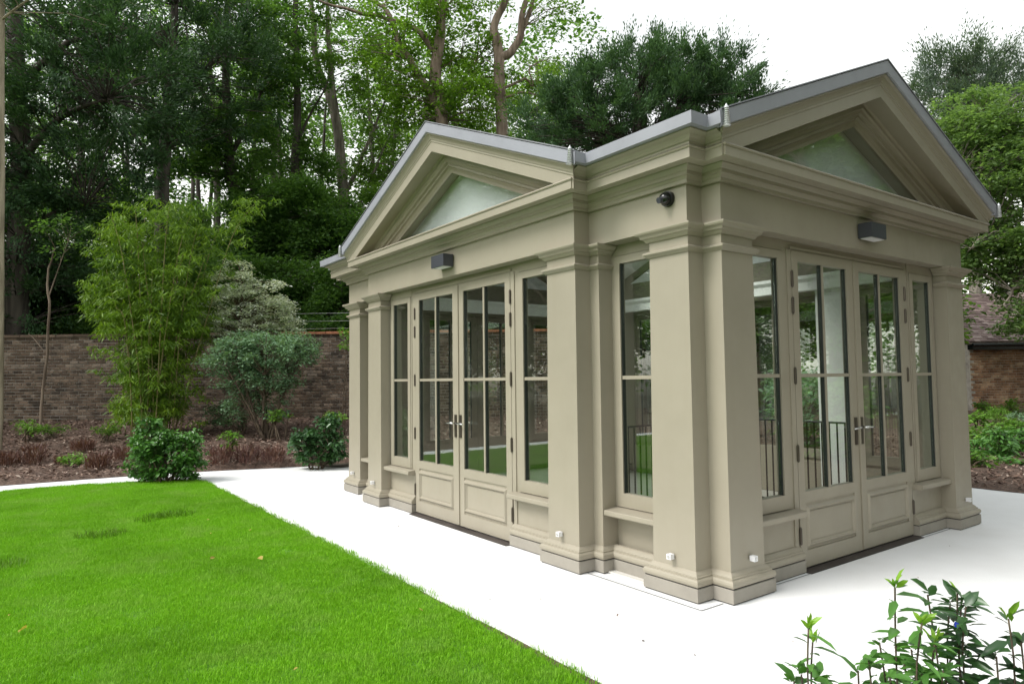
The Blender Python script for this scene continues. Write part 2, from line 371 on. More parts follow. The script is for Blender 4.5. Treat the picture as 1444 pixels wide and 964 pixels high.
# interior lining ring
IN = [(.30,.30),(LX-.30,.30),(LX-.30,LY-.30),(.30,LY-.30)]
ring('interior_cornice',[(.09,2.52),(-.02,2.52),(-.02,2.62),(-.05,2.66),(-.05,2.70),(.09,2.70)],MAT['white'],IN)
# pediments
ZT, SL = 4.128, .414          # apex of raking gutter, slope
def pediment(F, H, name):
    P_ = lambda proj, vo, s: F(s, DF+proj, ZT-SL*abs(s)-vo)
    def rake(prof, ext=0):
        rows = []
        for side in (-1,0,1): rows.append([P_(a,b,side*(H+max(a,-.05)+ext)) for a,b in prof])
        return MB().grid(rows,True,True)
    rake2 = rake
    tym = rake2([(-.20,.30),(.03,.295),(.03,.335),(.018,.345),(.012,.372),(-.012,.38),(-.012,.405),(-.035,.415),(-.05,.445),(-.052,.475),(-.075,.475),(-.20,.42)]).build('pediment',MAT['paint'],PAV)
    rk = rake2([(-.2,.112),(.232,.108),(.232,.118),(.215,.126),(.200,.150),(.196,.168),(.190,.172),(.190,.188),(.184,.196),(.183,.292),(.165,.292),(.165,.286),(.045,.286),(.03,.30),(-.2,.30)],.028).build('raking_cornice',MAT['paint'],tym)
    gt = rake2([(.08,.0),(.246,.0),(.252,.004),(.250,.102),(.240,.107),(.08,.107)],.056).build('raking_gutter',MAT['lead'],tym)
    cp = rake2([(.02,-.012),(.258,-.012),(.260,-.003),(.02,-.003)],.05).build('capping',MAT['roof'],tym)
    # triangular window
    zb = 3.045; ha = (ZT-.475-zb)/SL
    g = MB(); 
    for d in (DF-.062,DF-.070): g.v += [F(-ha,d,zb),F(ha,d,zb),F(0,d,ZT-.475)]
    g.f += [(0,1,2),(3,5,4),(0,3,4,1),(1,4,5,2),(2,5,3,0)]
    g.build('pane',MAT['glass'],tym)
    bk = MB(); bk.v += [F(-ha-.15,DF-.20,zb-.05),F(ha+.15,DF-.20,zb-.05),F(0,DF-.20,ZT-.40),F(-ha-.15,DF-.215,zb-.05),F(ha+.15,DF-.215,zb-.05),F(0,DF-.215,ZT-.40)]; bk.f += [(0,1,2),(3,5,4),(0,3,4,1),(1,4,5,2),(2,5,3,0)]; bk.build('added_tympanum_back',MAT['lining'],tym)  # white panel added behind the glass so the pediment panes look pale
    return tym
for F,H,n in ((FW,HY,'w'),(FS,HX,'s'),(FE,HY,'e'),(FN,HX,'n')): pediment(F,H,n)
# roof: two crossing gables, and the ceiling below them
def crossroof(dz, ov, hx, hy, k=.62):
    """crossing gables; the middle of the crossing (k of its half width) is an opening, added to brighten the interior"""
    zr = ZT-.012+dz; z0 = min(zr-SL*hy, zr-SL*hx); m = MB(); gl = MB(); c = Vector((XC,YC,zr))
    def put(mm, pts): n = len(mm.v); mm.v += [tuple(p) for p in pts]; mm.f.append(tuple(range(n,n+len(pts))))
    for ax in (0,1):
        for s1 in (-1,1):
            for s2 in (-1,1):
                if ax==0: e = XC+s1*(XC+DF+ov); eo = Vector((e,YC+s2*hy,z0)); er = Vector((e,YC,zr))
                else: e = YC+s1*(YC+DF+ov); eo = Vector((XC+s2*hx,e,z0)); er = Vector((XC,e,zr))
                vq = Vector((XC+(s1 if ax==0 else s2)*hx, YC+(s2 if ax==0 else s1)*hy, z0)); mq = c+(vq-c)*k
                rq = Vector((XC+s1*hx*k,YC,zr)) if ax==0 else Vector((XC,YC+s1*hy*k,zr))
                put(m,[eo,vq,mq,rq,er]); put(gl,[mq,c,rq])
    return m, gl
for dz,ov,ex,nm,mt,nm2 in ((0,.24,.24,'roof','roof','added_rooflight'),(-.30,-.12,.1,'ceiling','white','ceiling_light_well')):
    m, gl = crossroof(dz,ov,HX+ex,HY+ex); ro = m.build(nm,MAT[mt],PAV)
    if dz==0: gl.build('added_rooflight',MAT['glass'],PAV)  # unseen roof glazing, added to let daylight brighten the interior
for mx in (0,1):
    for my in (0,1):
        m = MB(); a = (-.29,.80) if not my else (LY-.80,LY+.29); b = (-.29,.02) if not mx else (LX-.02,LX+.29)
        m.box(W3,b[0],b[1],a[0],a[1],3.122,3.15); m.build('flat_roof',MAT['roof'],PAV)
# pilasters: shafts that taper a little, standing on a moulded base
def shaft(m, F, s0,s1,dfr,dbk, tl=.013,tr=.013):
    za,zb = .17,2.56
    m.hexa([F(s0,dbk,za),F(s0+tl,dbk,zb),F(s0,dfr,za),F(s0+tl,dfr-.004,zb),F(s1,dbk,za),F(s1-tr,dbk,zb),F(s1,dfr,za),F(s1-tr,dfr-.004,zb)])
CAP = [(-.03,2.478),(.004,2.478),(.012,2.484),(.022,2.500),(.040,2.508),(.042,2.520),(.048,2.526),(.066,2.536),(.072,2.548),(.072,2.5585),(-.03,2.5585)]
AST = [(-.03,2.366),(.004,2.366),(.010,2.374),(.022,2.384),(.030,2.390),(.030,2.402),(.018,2.408),(.004,2.414),(-.03,2.414)]
RC = .045                       # plane of the recessed doors and windows, in front of the main body plane
BAY = -.14
sW = lambda y: YC-y
def corner(mx,my):
    T = lambda p: ((LX-p[0]) if mx else p[0], (LY-p[1]) if my else p[1])
    Fw = lambda s,d,z: (*T((-d, s)), z)           # s = distance along y from the corner
    Fs = lambda s,d,z: (*T((s, -d)), z)
    cp = MB(); shaft(cp,Fw,.0,PW,0,-.22,.0,.026); shaft(cp,Fs,x0,x0+PW,DF,-.22,.0,.026); cp.box(Fw,-.0+.001,x0+.1,-x0-.05,-.004,.17,2.559)
    pier = cp.build('corner_pier',MAT['paint'],PAV)
    path = mir([(-BAY,PW-.013),(0,PW-.013),(0,0),(x0,0),(x0,-DF),(x0+PW-.013,-DF),(x0+PW-.013,-RC)],mx,my)
    MB().grid(sweep(path,CAP),True,True).build('capital',MAT['paint'],pier); MB().grid(sweep(path,AST),True,True).build('astragal',MAT['paint'],pier)
    MB().box(Fw,.02,PW-.01,-.235,-.219,.02,2.6).build('pier_lining',MAT['white'],pier)
    # portico pilaster of the west / east front with its narrow half pilaster behind
    pm = MB(); shaft(pm,Fw,y0,y0+PW,DF,-.22,.0,.026); shaft(pm,Fw,y0-.1,y0,.0,-.22,.0,-.004)
    pp = pm.build('pilaster',MAT['paint'],PAV)
    path = mir([(-RC,y0+PW-.013),(-DF,y0+PW-.013),(-DF,y0),(0,y0),(0,y0-.1),(-BAY,y0-.1)],mx,my)
    MB().grid(sweep(path,CAP),True,True).build('capital',MAT['paint'],pp); MB().grid(sweep(path,AST),True,True).build('astragal',MAT['paint'],pp)
    MB().box(Fw,y0-.11,y0+PW+.01,-.235,-.2205,.02,2.6).build('pier_lining',MAT['white'],pp)
    # base: plinth, dark joint and torus, running from door to door round the corner
    jw = YC-.945; js = XC-.945
    bp = [(-RC+.005,jw),(-RC+.005,y0+PW),(-DF,y0+PW),(-DF,y0),(0,y0),(0,y0-.1),(-BAY-.03,y0-.1),(-BAY-.03,PW),(0,PW),(0,0),(x0,0),(x0,-DF),(x0+PW,-DF),(x0+PW,-RC+.005),(js,-RC+.005)]
    path = mir(bp,mx,my)
    pl = MB().grid(sweep(path,[(-.02,.009),(.052,.009),(.052,.093),(.048,.096),(-.02,.096)]),True,True).build('plinth',MAT['plinth'],PAV)
    MB().grid(sweep(path,[(-.02,.0955),(.042,.0955),(.042,.1045),(-.02,.1045)]),True,True).build('joint',MAT['gap'],pl)
    MB().grid(sweep(path,[(-.02,-.02),(.043,-.02),(.043,.0095),(-.02,.0095)]),True,True).build('foot_joint',MAT['gap'],pl)
    MB().grid(sweep(path,[(-.02,.104),(.046,.104),(.052,.112),(.055,.126),(.052,.140),(.044,.150),(.034,.153),(.034,.164),(.026,.166),(.020,.176),(.010,.186),(.001,.194),(-.02,.196)]),True,True).build('torus',MAT['paint'],pl)
    # dado wall under the bay window and under the side windows
    m = MB(); m.box(Fw,PW,y0-.1,-.26,BAY+.005-.03,.1,.46)
    m.build('dado',MAT['paint'],PAV)
    m = MB(); m.box(Fw,y0+PW-.03,jw-.001,-.10,RC-.014,.1,.45)
    for a,b,c,d in ((jw-.05,jw-.001,.1,.45),(y0+PW-.03,jw-.05,.40,.45)): m.box(Fw,a,b,RC-.0135,RC-.004,c,d)
    m.build('dado',MAT['paint'],PAV)
    m = MB(); m.box(Fs,x0+PW-.03,js-.001,-.10,RC-.014,.1,.45)
    for a,b,c,d in ((js-.05,js-.001,.1,.45),(x0+PW-.03,js-.05,.40,.45)): m.box(Fs,a,b,RC-.0135,RC-.004,c,d)
    m.build('dado',MAT['paint'],PAV)
    # bay window
    window(lambda s,d,z: Fw(s,d,z), PW, y0-.1, BAY, .065)
    sill(Fw, PW+.002, y0-.1-.002, BAY+.13, BAY-.02)
    window(Fw, y0+PW+.012, YC-1.03, RC, .065, one_side=True)
    window(Fs, x0+PW+.012, XC-1.03, RC, .065, one_side=True)
    sill(Fw, y0+PW-.012, YC-.955, RC+.085, RC-.04); sill(Fs, x0+PW-.012, XC-.955, RC+.085, RC-.04)
    # door post
    MB().box(Fw,YC-1.028,YC-.935,-.06,RC-.012,.452,2.5).box(Fw,YC-.99,YC-.9345,RC-.0119,RC-.002,.452,2.49).build('door_post',MAT['paint'],PAV)
    MB().box(Fs,XC-1.028,XC-.935,-.06,RC-.012,.452,2.5).box(Fs,XC-.99,XC-.9345,RC-.0119,RC-.002,.452,2.49).build('door_post',MAT['paint'],PAV)
def sill(F, a, b, dfr, dbk):
    m = MB(); rows = []
    for s in (a,b): rows.append([F(s,dbk,.425),F(s,dfr-.018,.425),F(s,dfr-.018,.432),F(s,dfr-.004,.432),F(s,dfr,.438),F(s,dfr,.466),F(s,dfr-.006,.472),F(s,dbk,.486)])
    m.grid(rows,True,True).build('sill',MAT['paint'],PAV)
def window(F, a, b, d0, fw, one_side=False):
    """casement with a fixed frame between a and b, front face at d0"""
    zb,zt = .487,2.495
    m = MB(); fr_ = .022
    m.box(F,a,a+fr_,d0-.08,d0-.006,zb,zt).box(F,b-fr_,b,d0-.08,d0-.006,zb,zt).box(F,a+fr_,b-fr_,d0-.08,d0-.006,zt-fr_,zt).box(F,a,b,d0-.08,d0-.008,zt,2.562)
    wdw = m.build('window',MAT['paint'],PAV)
    A,B,ZB,ZT_ = a+fr_+.004,b-fr_-.004,zb+.004,zt-fr_-.004; st = fw
    m = MB(); gz0,gz1 = .598,2.408
    m.box(F,A,A+st,d0-.06,d0,ZB,ZT_).box(F,B-st,B,d0-.06,d0,ZB,ZT_).box(F,A+st,B-st,d0-.06,d0,ZB,gz0).box(F,A+st,B-st,d0-.06,d0,gz1,ZT_)
    m.build('sash',MAT['paint'],wdw)
    g0,g1 = A+st,B-st
    m = MB(); m.box(F,g0,g0+.005,d0-.045,d0-.012,gz0,gz1).box(F,g1-.005,g1,d0-.045,d0-.012,gz0,gz1).build('seal',MAT['seal'],wdw)
    MB().box(F,g0+.008,g1-.008,d0-.05,d0-.006,1.488,1.516).build('glazing_bar',MAT['paint'],wdw)
    for z0,z1 in ((gz0,1.488),(1.516,gz1)): MB().box(F,g0+.008,g1-.008,d0-.032,d0-.026,z0,z1).build('pane',MAT['glass'],wdw)
    return wdw
for mx in (0,1):
    for my in (0,1): corner(mx,my)
def hinge(F, s, d, z, parent):
    pts = [F(s,d,z-.06),F(s,d,z+.06)]; MB().tube(pts,[.011,.011],8).tube([F(s,d,z-.068),F(s,d,z+.068)],[.006,.006],6).build('hinge',MAT['bronze'],parent,smooth=False)
def door_leaf(F, sg):
    """sg = -1 left leaf, +1 right leaf"""
    S = lambda s,d,z: F(sg*s,d,z)
    d0 = RC; gz0,gz1 = .598,2.408; e0,e1,g0,g1 = .003,.930,.105,.845
    m = MB(); m.box(S,e0,g0,d0-.055,d0,.022,2.485).box(S,g1,e1,d0-.055,d0,.022,2.485).box(S,g0,g1,d0-.055,d0,gz1,2.485).box(S,g0,g1,d0-.055,d0-.010,.022,gz0-.085).box(S,g0,g1,d0-.055,d0,gz0-.085,gz0)
    m.box(S,g0,g1,d0-.0099,d0,.022,.15)
    leaf = m.build('door',MAT['paint'],PAV)
    # raised panel moulding
    pth = [(g0-.005,.165),(g0-.005,.492),(g1+.005,.492),(g1+.005,.165)]
    pr = [(-.0,d0-.012),(.012,d0+.004),(.022,d0+.016),(.030,d0+.016),(.036,d0+.004),(.046,d0-.004),(.050,d0-.012)]
    rows = sweep(pth,[(-0.0+a,z) for a,z in pr],True,lambda a,b,c: S(a,c,b)); MB().grid(rows,True,False,True).build('panel_moulding',MAT['paint'],leaf)
    MB().box(S,g0+.05,g1-.05,d0-.0095,d0-.004,.215,.442).build('panel',MAT['paint'],leaf)
    MB().box(S,g0,g0+.005,d0-.045,d0-.012,gz0,gz1).box(S,g1-.005,g1,d0-.045,d0-.012,gz0,gz1).build('seal',MAT['seal'],leaf)
    gm = (g0+g1)/2
    MB().box(S,gm-.013,gm+.013,d0-.05,d0-.005,gz0,1.488).box(S,gm-.013,gm+.013,d0-.05,d0-.005,1.516,gz1).build('glazing_bar',MAT['paint'],leaf)
    sgn = MB().box(S,gm-.020,gm-.0135,d0-.042,d0-.012,gz0,gz1) if sg*1 else None
    sgn.box(S,gm+.0135,gm+.020,d0-.042,d0-.012,gz0,gz1).build('seal',MAT['seal'],leaf)
    MB().box(S,g0+.008,g1-.008,d0-.05,d0-.0045,1.488,1.516).build('glazing_bar',MAT['paint'],leaf)
    for a,b in ((g0+.008,gm-.0205),(gm+.0205,g1-.008)):
        for z0,z1 in ((gz0,1.488),(1.516,gz1)): MB().box(S,a,b,d0-.032,d0-.026,z0,z1).build('pane',MAT['glass'],leaf)
    for z in (2.26,2.05,1.50,.90,.27): hinge(S,e1+.006,d0+.006,z,leaf)
    # lever handle on a long plate
    h = MB().box(S,.030,.066,d0+.001,d0+.010,.91,1.14).build('handle_plate',MAT['bronze'],leaf)
    MB().tube([S(.048,d0+.008,1.055),S(.048,d0+.058,1.055)],[.009,.009],8).tube([S(.048,d0+.052,1.055),S(.075,d0+.056,1.057),S(.12,d0+.058,1.055),S(.165,d0+.055,1.050)],[.010,.009,.008,.007],8).build('handle',MAT['chrome'],leaf,smooth=True)
for F in (FW,FS,FE,FN):
    for sg in (-1,1): door_leaf(F,sg)
    MB().box(F,-1.035,1.035,-.06,RC-.016,2.5005,2.5605).box(F,-.934,.934,-.06,RC-.010,2.489,2.5004).box(F,-.935,.935,-.0,RC-.004,2.5006,2.52).build('door_head',MAT['paint'],PAV)
    MB().box(F,-.003,.020,RC+.001,RC+.012,.03,2.48).build('meeting_bead',MAT['paint'],PAV)
    # drain grille in front of the sill
    gr = thing('threshold_grille',F(0,RC+.06,0),{FW:'dark slotted drain grille along the foot of the left front doors',FS:'dark slotted drain grille along the foot of the right front doors',FE:'dark drain grille at the foot of the far side doors',FN:'dark drain grille at the foot of the rear doors'}[F],'grille')
    g = MB().box(F,-.94,.94,RC-.03,RC+.085,.001,.004).build('tray',MAT['gap'],gr)
    b = MB()
    for k in range(9): b.box(F,-.94,.94,RC-.02+k*.0115,RC-.013+k*.0115,.0042,.008)
    b.build('bars',MAT['grille'],gr)
MB().box(W3,.0,LX,.0,LY,.003,.016).build('floor',MAT['floor_in'],PAV)
# finials at the eaves of the two fronts in view
def finial(p):
    m = MB(); z = p[2]; rows = []
    prof = [(.0,.0),(.016,.0)]
    for k in range(8): prof += [(.027-.0012*k,.008+k*.014),(.017-.0006*k,.015+k*.014)]
    prof += [(.018,.120),(.010,.134),(.0,.152)]
    for a in range(10):
        t = 2*math.pi*a/10; rows.append([(p[0]+r*math.cos(t),p[1]+r*math.sin(t),z+h) for r,h in prof])
    m.grid(rows,False,False,True).build('finial',MAT['galv'],PAV)
for F,H in ((FW,HY),(FS,HX)):
    for sg in (-1,1): finial(F(sg*(H+.27),DF+.266,3.085))
# ------------------------------------------------------------------ fittings on the pavilion
def wall_lamp(F, label):
    t = thing('wall_lamp',F(0,DF,2.70),label,'lamp','box lamps over the doors')
    MB().box(F,-.125,.125,DF+.012,DF+.125,2.648,2.772).build('housing',MAT['dark'],t)
    MB().box(F,-.10,.10,DF,DF+.012,2.66,2.76).build('bracket',MAT['dark'],t)
    MB().box(F,-.11,.11,DF+.024,DF+.112,2.642,2.6478).build('diffuser',MAT['spot'],t)
wall_lamp(FW,'dark grey box lamp on the frieze over the left front doors'); wall_lamp(FS,'dark grey box lamp on the frieze over the right front doors')
def spot(F, s, d, label):
    t = thing('spotlight',F(s,d,.262),label,'spotlight','small spotlights low on the pilasters')
    MB().box(F,s-.018,s+.018,d+.012,d+.052,.244,.280).build('body',MAT['spot'],t)
    MB().tube([F(s,d-.002,.262),F(s,d+.014,.262)],[.013,.013],10).build('mount',MAT['chrome'],t)
    MB().tube([F(s,d+.052,.262),F(s,d+.055,.262)],[.012,.012],10).build('lens',MAT['chrome'],t)
spot(FW,YC-.193,0,'small white spotlight low on the left face of the near corner pilaster')
spot(FS,.37-XC,DF,'small white spotlight low on the right face of the near corner pilaster')
spot(FW,YC-1.20,DF,'small white spotlight low on the near pilaster of the left portico')
spot(FW,YC-4.745,DF,'small white spotlight low on the far pilaster of the left portico')
spot(FW,YC-5.745,0,'small white spotlight low on the farthest left corner pilaster')
spot(FS,3.90-XC,DF,'small white spotlight low on the rightmost pilaster')
cc = thing('security_camera',(-.0,.157,2.762),'black dome security camera high on the frieze above the corner pilaster','camera')
MB().tube([(.002,.157,2.762),(-.03,.157,2.762)],[.056,.054],20).build('mount',MAT['black'],cc)
m = MB(); rows = []
for k in range(7):
    t = k/6*math.pi/2; rows.append([(-.03-.05*math.sin(t), .157+ .048*math.cos(t)*math.cos(a*math.pi/9), 2.762+.048*math.cos(t)*math.sin(a*math.pi/9)) for a in range(18)])
m.grid(rows,True,False).build('dome',MAT['black'],cc,smooth=True)
MB().tube([(-.06,.165,2.752),(-.094,.170,2.742)],[.024,.022],14).build('lens_barrel',MAT['dark'],cc)
# balustrade of the stair inside
rl = thing('stair_railing',(2.2,1.9,.016),'black metal stair railing seen through the glass inside the pavilion','railing')
pth = [(1.15,1.9),(3.3,1.9),(3.3,.62)]
for (ax,ay),(bx,by) in zip(pth[:-1],pth[1:]):
    L = math.hypot(bx-ax,by-ay); n = int(L/.085)
    for z in (.10,1.0): MB().tube([(ax,ay,z),(bx,by,z)],[.012,.012],6).build('rail',MAT['black'],rl)
    for k in range(n+1):
        x = ax+(bx-ax)*k/n; y = ay+(by-ay)*k/n
        MB().tube([(x,y,.016),(x,y,1.0)],[.009,.009],6).build('baluster',MAT['black'],rl)
# joint line in the paving around the pavilion
jl = [(-DF-.07,YC+1.0),(-.115,YC+1.0)]
m = MB(); path = [(-.13,YC-.95),(-.13,y0-.02),(-.10,y0-.1),(-.10,-.135),(.16,-.135)]
JP = [(-.128,y0-.06),(-.128,-.14),(.09,-.14)]
m.grid(sweep(JP,[(0,.0035),(.007,.0035),(.007,.0045),(0,.0045)]),True,True)
m.grid(sweep([(.70,-.118),(XC-.95,-.118)],[(0,.0035),(.007,.0035),(.007,.0045),(0,.0045)]),True,True)
m.grid(sweep([(XC+.95,-.118),(3.66,-.118)],[(0,.0035),(.007,.0035),(.007,.0045),(0,.0045)]),True,True)
tag(m.build('paving_joint',MAT['joint']),kind='structure')

# ------------------------------------------------------------------ masonry: garden wall and outbuilding
BL,BH,BT = .213,.063,.010
def brick_mesh(L, name='brick'):
    me = bpy.data.meshes.new(name); x=L/2; z=BH/2; c=.005
    # front face is proud of the mortar and has worn (chamfered) edges
    v=[(-x,0,-z),(x,0,-z),(x,0,z),(-x,0,z),(-x,-BT+c,-z),(x,-BT+c,-z),(x,-BT+c,z),(-x,-BT+c,z),(-x+c,-BT,-z+c),(x-c,-BT,-z+c),(x-c,-BT,z-c),(-x+c,-BT,z-c)]
    f=[(0,1,5,4),(1,2,6,5),(2,3,7,6),(3,0,4,7),(4,5,9,8),(5,6,10,9),(6,7,11,10),(7,4,8,11),(8,9,10,11)]
    me.from_pydata(v,[],f); return me
def masonry(root, parent, l0, l1, dep, z0, rows, mat, pick, bond=4):
    """rows of bricks on the plane at distance dep; those for which pick() holds become parts, the rest one joined part"""
    st = brick_mesh(BL); hd = brick_mesh(.1025)
    for me_ in (st,hd): me_.materials.append(mat)
    org = ORG[root.name]; rot = math.atan2(RH.y,RH.x); sv=[]; sf=[]; cnt=0
    for r in range(rows):
        head = (r%bond==bond-1); step = .1125 if head else .225; n = int((l1-l0)/step)+1
        for k in range(n):
            l = l0+(k+(.5 if (r//1)%2 and not head else 0))*step
            if l > l1-.05: continue
            dj = random.uniform(-.004,.004); p = lat(l, dep+dj, z0+(r+.5)*.075+random.uniform(-.002,.002))
            if pick(l,p.z) and cnt < 300:
                o = bpy.data.objects.new('brick', hd if head else st); COL.objects.link(o); o.parent = parent; o.location = p-org; o.rotation_euler=(random.uniform(-.02,.02),random.uniform(-.008,.008),rot+random.uniform(-.01,.01)); cnt += 1
            else:
                b = len(sv); src = hd if head else st
                cr,sr = math.cos(rot),math.sin(rot)
                for q in src.vertices: sv.append((p.x-org.x+q.co.x*cr-q.co.y*sr, p.y-org.y+q.co.x*sr+q.co.y*cr, p.z-org.z+q.co.z))
                for q in src.polygons: sf.append(tuple(b+i for i in q.vertices))
    me = bpy.data.meshes.new('bricks'); me.from_pydata(sv,[],sf); o = link('bricks',me,mat,parent); tag(o,kind='stuff')
WD = 17.0
LF = lambda l,d,z: tuple(lat(l,d,z))
gw = thing('garden_wall',lat(-8,WD,.5),'long weathered brown brick garden wall behind the planting bed','wall')
wc = MB().box(LF,-24,3.0,WD+.004,WD+.33,.3,2.70).build('wall_core',MAT['mortar'],gw)
pick = lambda l,z: (-5.55<l<-4.15 and .6<z<2.65) or (-12.75<l<-10.9 and .75<z<2.4)
masonry(gw, gw, -24, 3.0, WD, .35, 31, MAT['brick'], pick)
for k in range(60):
    l = -24+k*.45; MB().box(LF,l,l+.44,WD-.05,WD+.38,2.682+random.uniform(-.004,.004),2.745+random.uniform(-.006,.006)).build('coping',MAT['coping'] if l>-6.2 else MAT['brick'],gw)
# outbuilding
HD = 20.0
hl0 = HD*(1367-722)/FPX; hb = thing('outbuilding',lat(hl0+3,HD+2,.35),'low orange brown brick outbuilding with a clay tiled roof behind the right bed','outbuilding')
wl = MB().box(LF,hl0,hl0+6,HD+.004,HD+4.2,.2,2.36).build('wall',MAT['mortar'],hb)
masonry(hb, wl, hl0+.11, hl0+6, HD, .24, 28, MAT['brick2'], lambda l,z: l<hl0+2.1 and z>.45)
rf = MB(); e0,e1 = HD-.28,HD+2.1; zr0,zr1 = 2.36,4.02
rf.hexa([lat(hl0-.15,e0,zr0),lat(hl0-.15,e0,zr0+.06),lat(hl0-.15,e1,zr1),lat(hl0-.15,e1,zr1+.06),lat(hl0+6.2,e0,zr0),lat(hl0+6.2,e0,zr0+.06),lat(hl0+6.2,e1,zr1),lat(hl0+6.2,e1,zr1+.06)])
rf.hexa([lat(hl0-.15,e1,zr1-.003),lat(hl0-.15,e1,zr1+.055),lat(hl0-.15,HD+4.48,zr0),lat(hl0-.15,HD+4.48,zr0+.06),lat(hl0+6.2,e1,zr1-.003),lat(hl0+6.2,e1,zr1+.055),lat(hl0+6.2,HD+4.48,zr0),lat(hl0+6.2,HD+4.48,zr0+.06)])
rfo = rf.build('roof',MAT['tile'],hb)
ti = bpy.data.meshes.new('roof_tile'); ti.from_pydata([(-.08,-.075,-.016),(.08,-.075,-.016),(.08,.075,0),(-.08,.075,0),(-.08,-.075,.014),(.08,-.075,.014),(.08,.075,.004),(-.08,.075,.004)],[],[(0,1,5,4),(4,5,6,7),(1,2,6,5),(3,0,4,7)]); ti.materials.append(MAT['tile'])
tr = math.atan2(RH.y,RH.x); pitch = math.atan2(zr1-zr0,e1-e0); Ls = math.hypot(zr1-zr0,e1-e0); sv=[];sf=[]; cnt=0
RM = Matrix.Rotation(tr,3,'Z') @ Matrix.Rotation(pitch,3,'X')
for r in range(int(Ls/.1)):
    t = (r*.1+.05)/Ls
    for k in range(38):
        l = hl0-.1+k*.166+(.083 if r%2 else 0)
        if l > hl0+6.1: continue
        p = lat(l, e0+(e1-e0)*t, zr0+(zr1-zr0)*t+.082+random.uniform(-.004,.004)) - ORG[hb.name]
        R3 = RM @ Matrix.Rotation(random.uniform(-.02,.02),3,'Z') @ Matrix.Rotation(random.uniform(-.03,.03)-.06,3,'X')
        if k < 12 and cnt < 290:
            o = bpy.data.objects.new('roof_tile',ti); COL.objects.link(o); o.parent = rfo; o.matrix_local = Matrix.Translation(p) @ R3.to_4x4(); cnt += 1
        else:
            b = len(sv); sv += [tuple(p+R3@q.co) for q in ti.vertices]; sf += [tuple(b+i for i in q.vertices) for q in ti.polygons]
me = bpy.data.meshes.new('roof_tiles'); me.from_pydata(sv,[],sf); tag(link('roof_tiles',me,MAT['tile'],rfo),kind='stuff')
MB().box(LF,hl0-.05,hl0+6.1,HD-.22,HD+.003,2.20,2.345).build('fascia',MAT['black'],hb)
MB().tube([lat(hl0-.12,HD-.33,2.335),lat(hl0+6.2,HD-.33,2.335)],[.05,.05],8).build('gutter',MAT['black'],hb)
# wire fence above the wall
wf = thing('wire_fence',lat(-4.5,WD+.2,2.7),'thin wires strung above the right end of the brick wall','fence')
for dz in (.13,.32,.52): MB().tube([lat(-8,WD+.2,2.72+dz),lat(-6,WD+.2,2.70+dz),lat(-3.5,WD+.2,2.71+dz)],[.0035]*3,5).build('wire',MAT['galv'],wf)
for l in (-8,-3.5): MB().tube([lat(l,WD+.2,2.6),lat(l,WD+.2,3.3)],[.025,.025],6).build('post',MAT['galv'],wf)

# ------------------------------------------------------------------ foliage tools
def leaf_geo(P, size, aspect=.5, up=.5, droop=.3, var=.5, fold=.25, dirs=None, five=False):
    """P: Nx3 leaf bases. returns verts, tris (a folded diamond or a longer pointed leaf)"""
    n = len(P); th = rng.uniform(0,2*np.pi,n)
    if dirs is None: d = np.stack([np.cos(th),np.sin(th),rng.normal(-droop,.35,n)],1)
    else: d = dirs + rng.normal(0,.25,(n,3))
    d /= np.linalg.norm(d,axis=1,keepdims=True)
    nr = rng.normal(0,1,(n,3)); nr[:,2] = np.abs(nr[:,2])+up*2; nr -= d*(nr*d).sum(1,keepdims=True); nr /= np.linalg.norm(nr,axis=1,keepdims=True)+1e-9
    sd_ = np.cross(d,nr); L = size*(1+rng.uniform(-var,var,n))[:,None]; Wd = L*aspect*.5
    if not five:
        a = P; b = P+d*L*.5+sd_*Wd+nr*Wd*fold; c = P+d*L; e = P+d*L*.5-sd_*Wd+nr*Wd*fold
        V = np.stack([a,b,c,e],1).reshape(-1,3); i = np.arange(n)[:,None]*4
        T = np.concatenate([i+np.array([[0,1,2]]),i+np.array([[0,2,3]])],1).reshape(-1,3)
    else:
        dr = np.array([0,0,-1.])*L*.16
        a = P; b = P+d*L*.3+sd_*Wd+nr*Wd*fold; b2 = P+d*L*.3-sd_*Wd+nr*Wd*fold; m_ = P+d*L*.35
        c = P+d*L*.7+sd_*Wd*.75+nr*Wd*fold+dr*.4; c2 = P+d*L*.7-sd_*Wd*.75+nr*Wd*fold+dr*.4; m2 = P+d*L*.7+dr*.45; t_ = P+d*L+dr
        V = np.stack([a,b,m_,b2,c,m2,c2,t_],1).reshape(-1,3); i = np.arange(n)[:,None]*8
        q = [[0,1,2],[0,2,3],[1,4,2],[4,5,2],[2,5,6],[2,6,3],[4,7,5],[5,7,6]]
        T = np.concatenate([i+np.array([x]) for x in q],1).reshape(-1,3)
    return V,T
def ellip(n, c, r, shell=.35):
    u = rng.normal(0,1,(n,3)); u /= np.linalg.norm(u,axis=1,keepdims=True); t = (shell+(1-shell)*rng.uniform(0,1,n))**(1/2.2)
    return np.array(c)+u*t[:,None]*np.array(r)
def smooth_path(pts, sub=4, wob=0.):
    """pts: (x,y,z,r) list -> denser, slightly wavering"""
    P = np.array([[*p[:3],p[3]] for p in pts],float); out=[]
    for i in range(len(P)-1):
        p0=P[max(i-1,0)];p1=P[i];p2=P[i+1];p3=P[min(i+2,len(P)-1)]
        for k in range(sub):
            t=k/sub; out.append(.5*((2*p1)+(-p0+p2)*t+(2*p0-5*p1+4*p2-p3)*t*t+(-p0+3*p1-3*p2+p3)*t**3))
    out.append(P[-1]); out=np.array(out)
    if wob: out[1:-1,:3]+=rng.normal(0,wob,(len(out)-2,3))
    return out
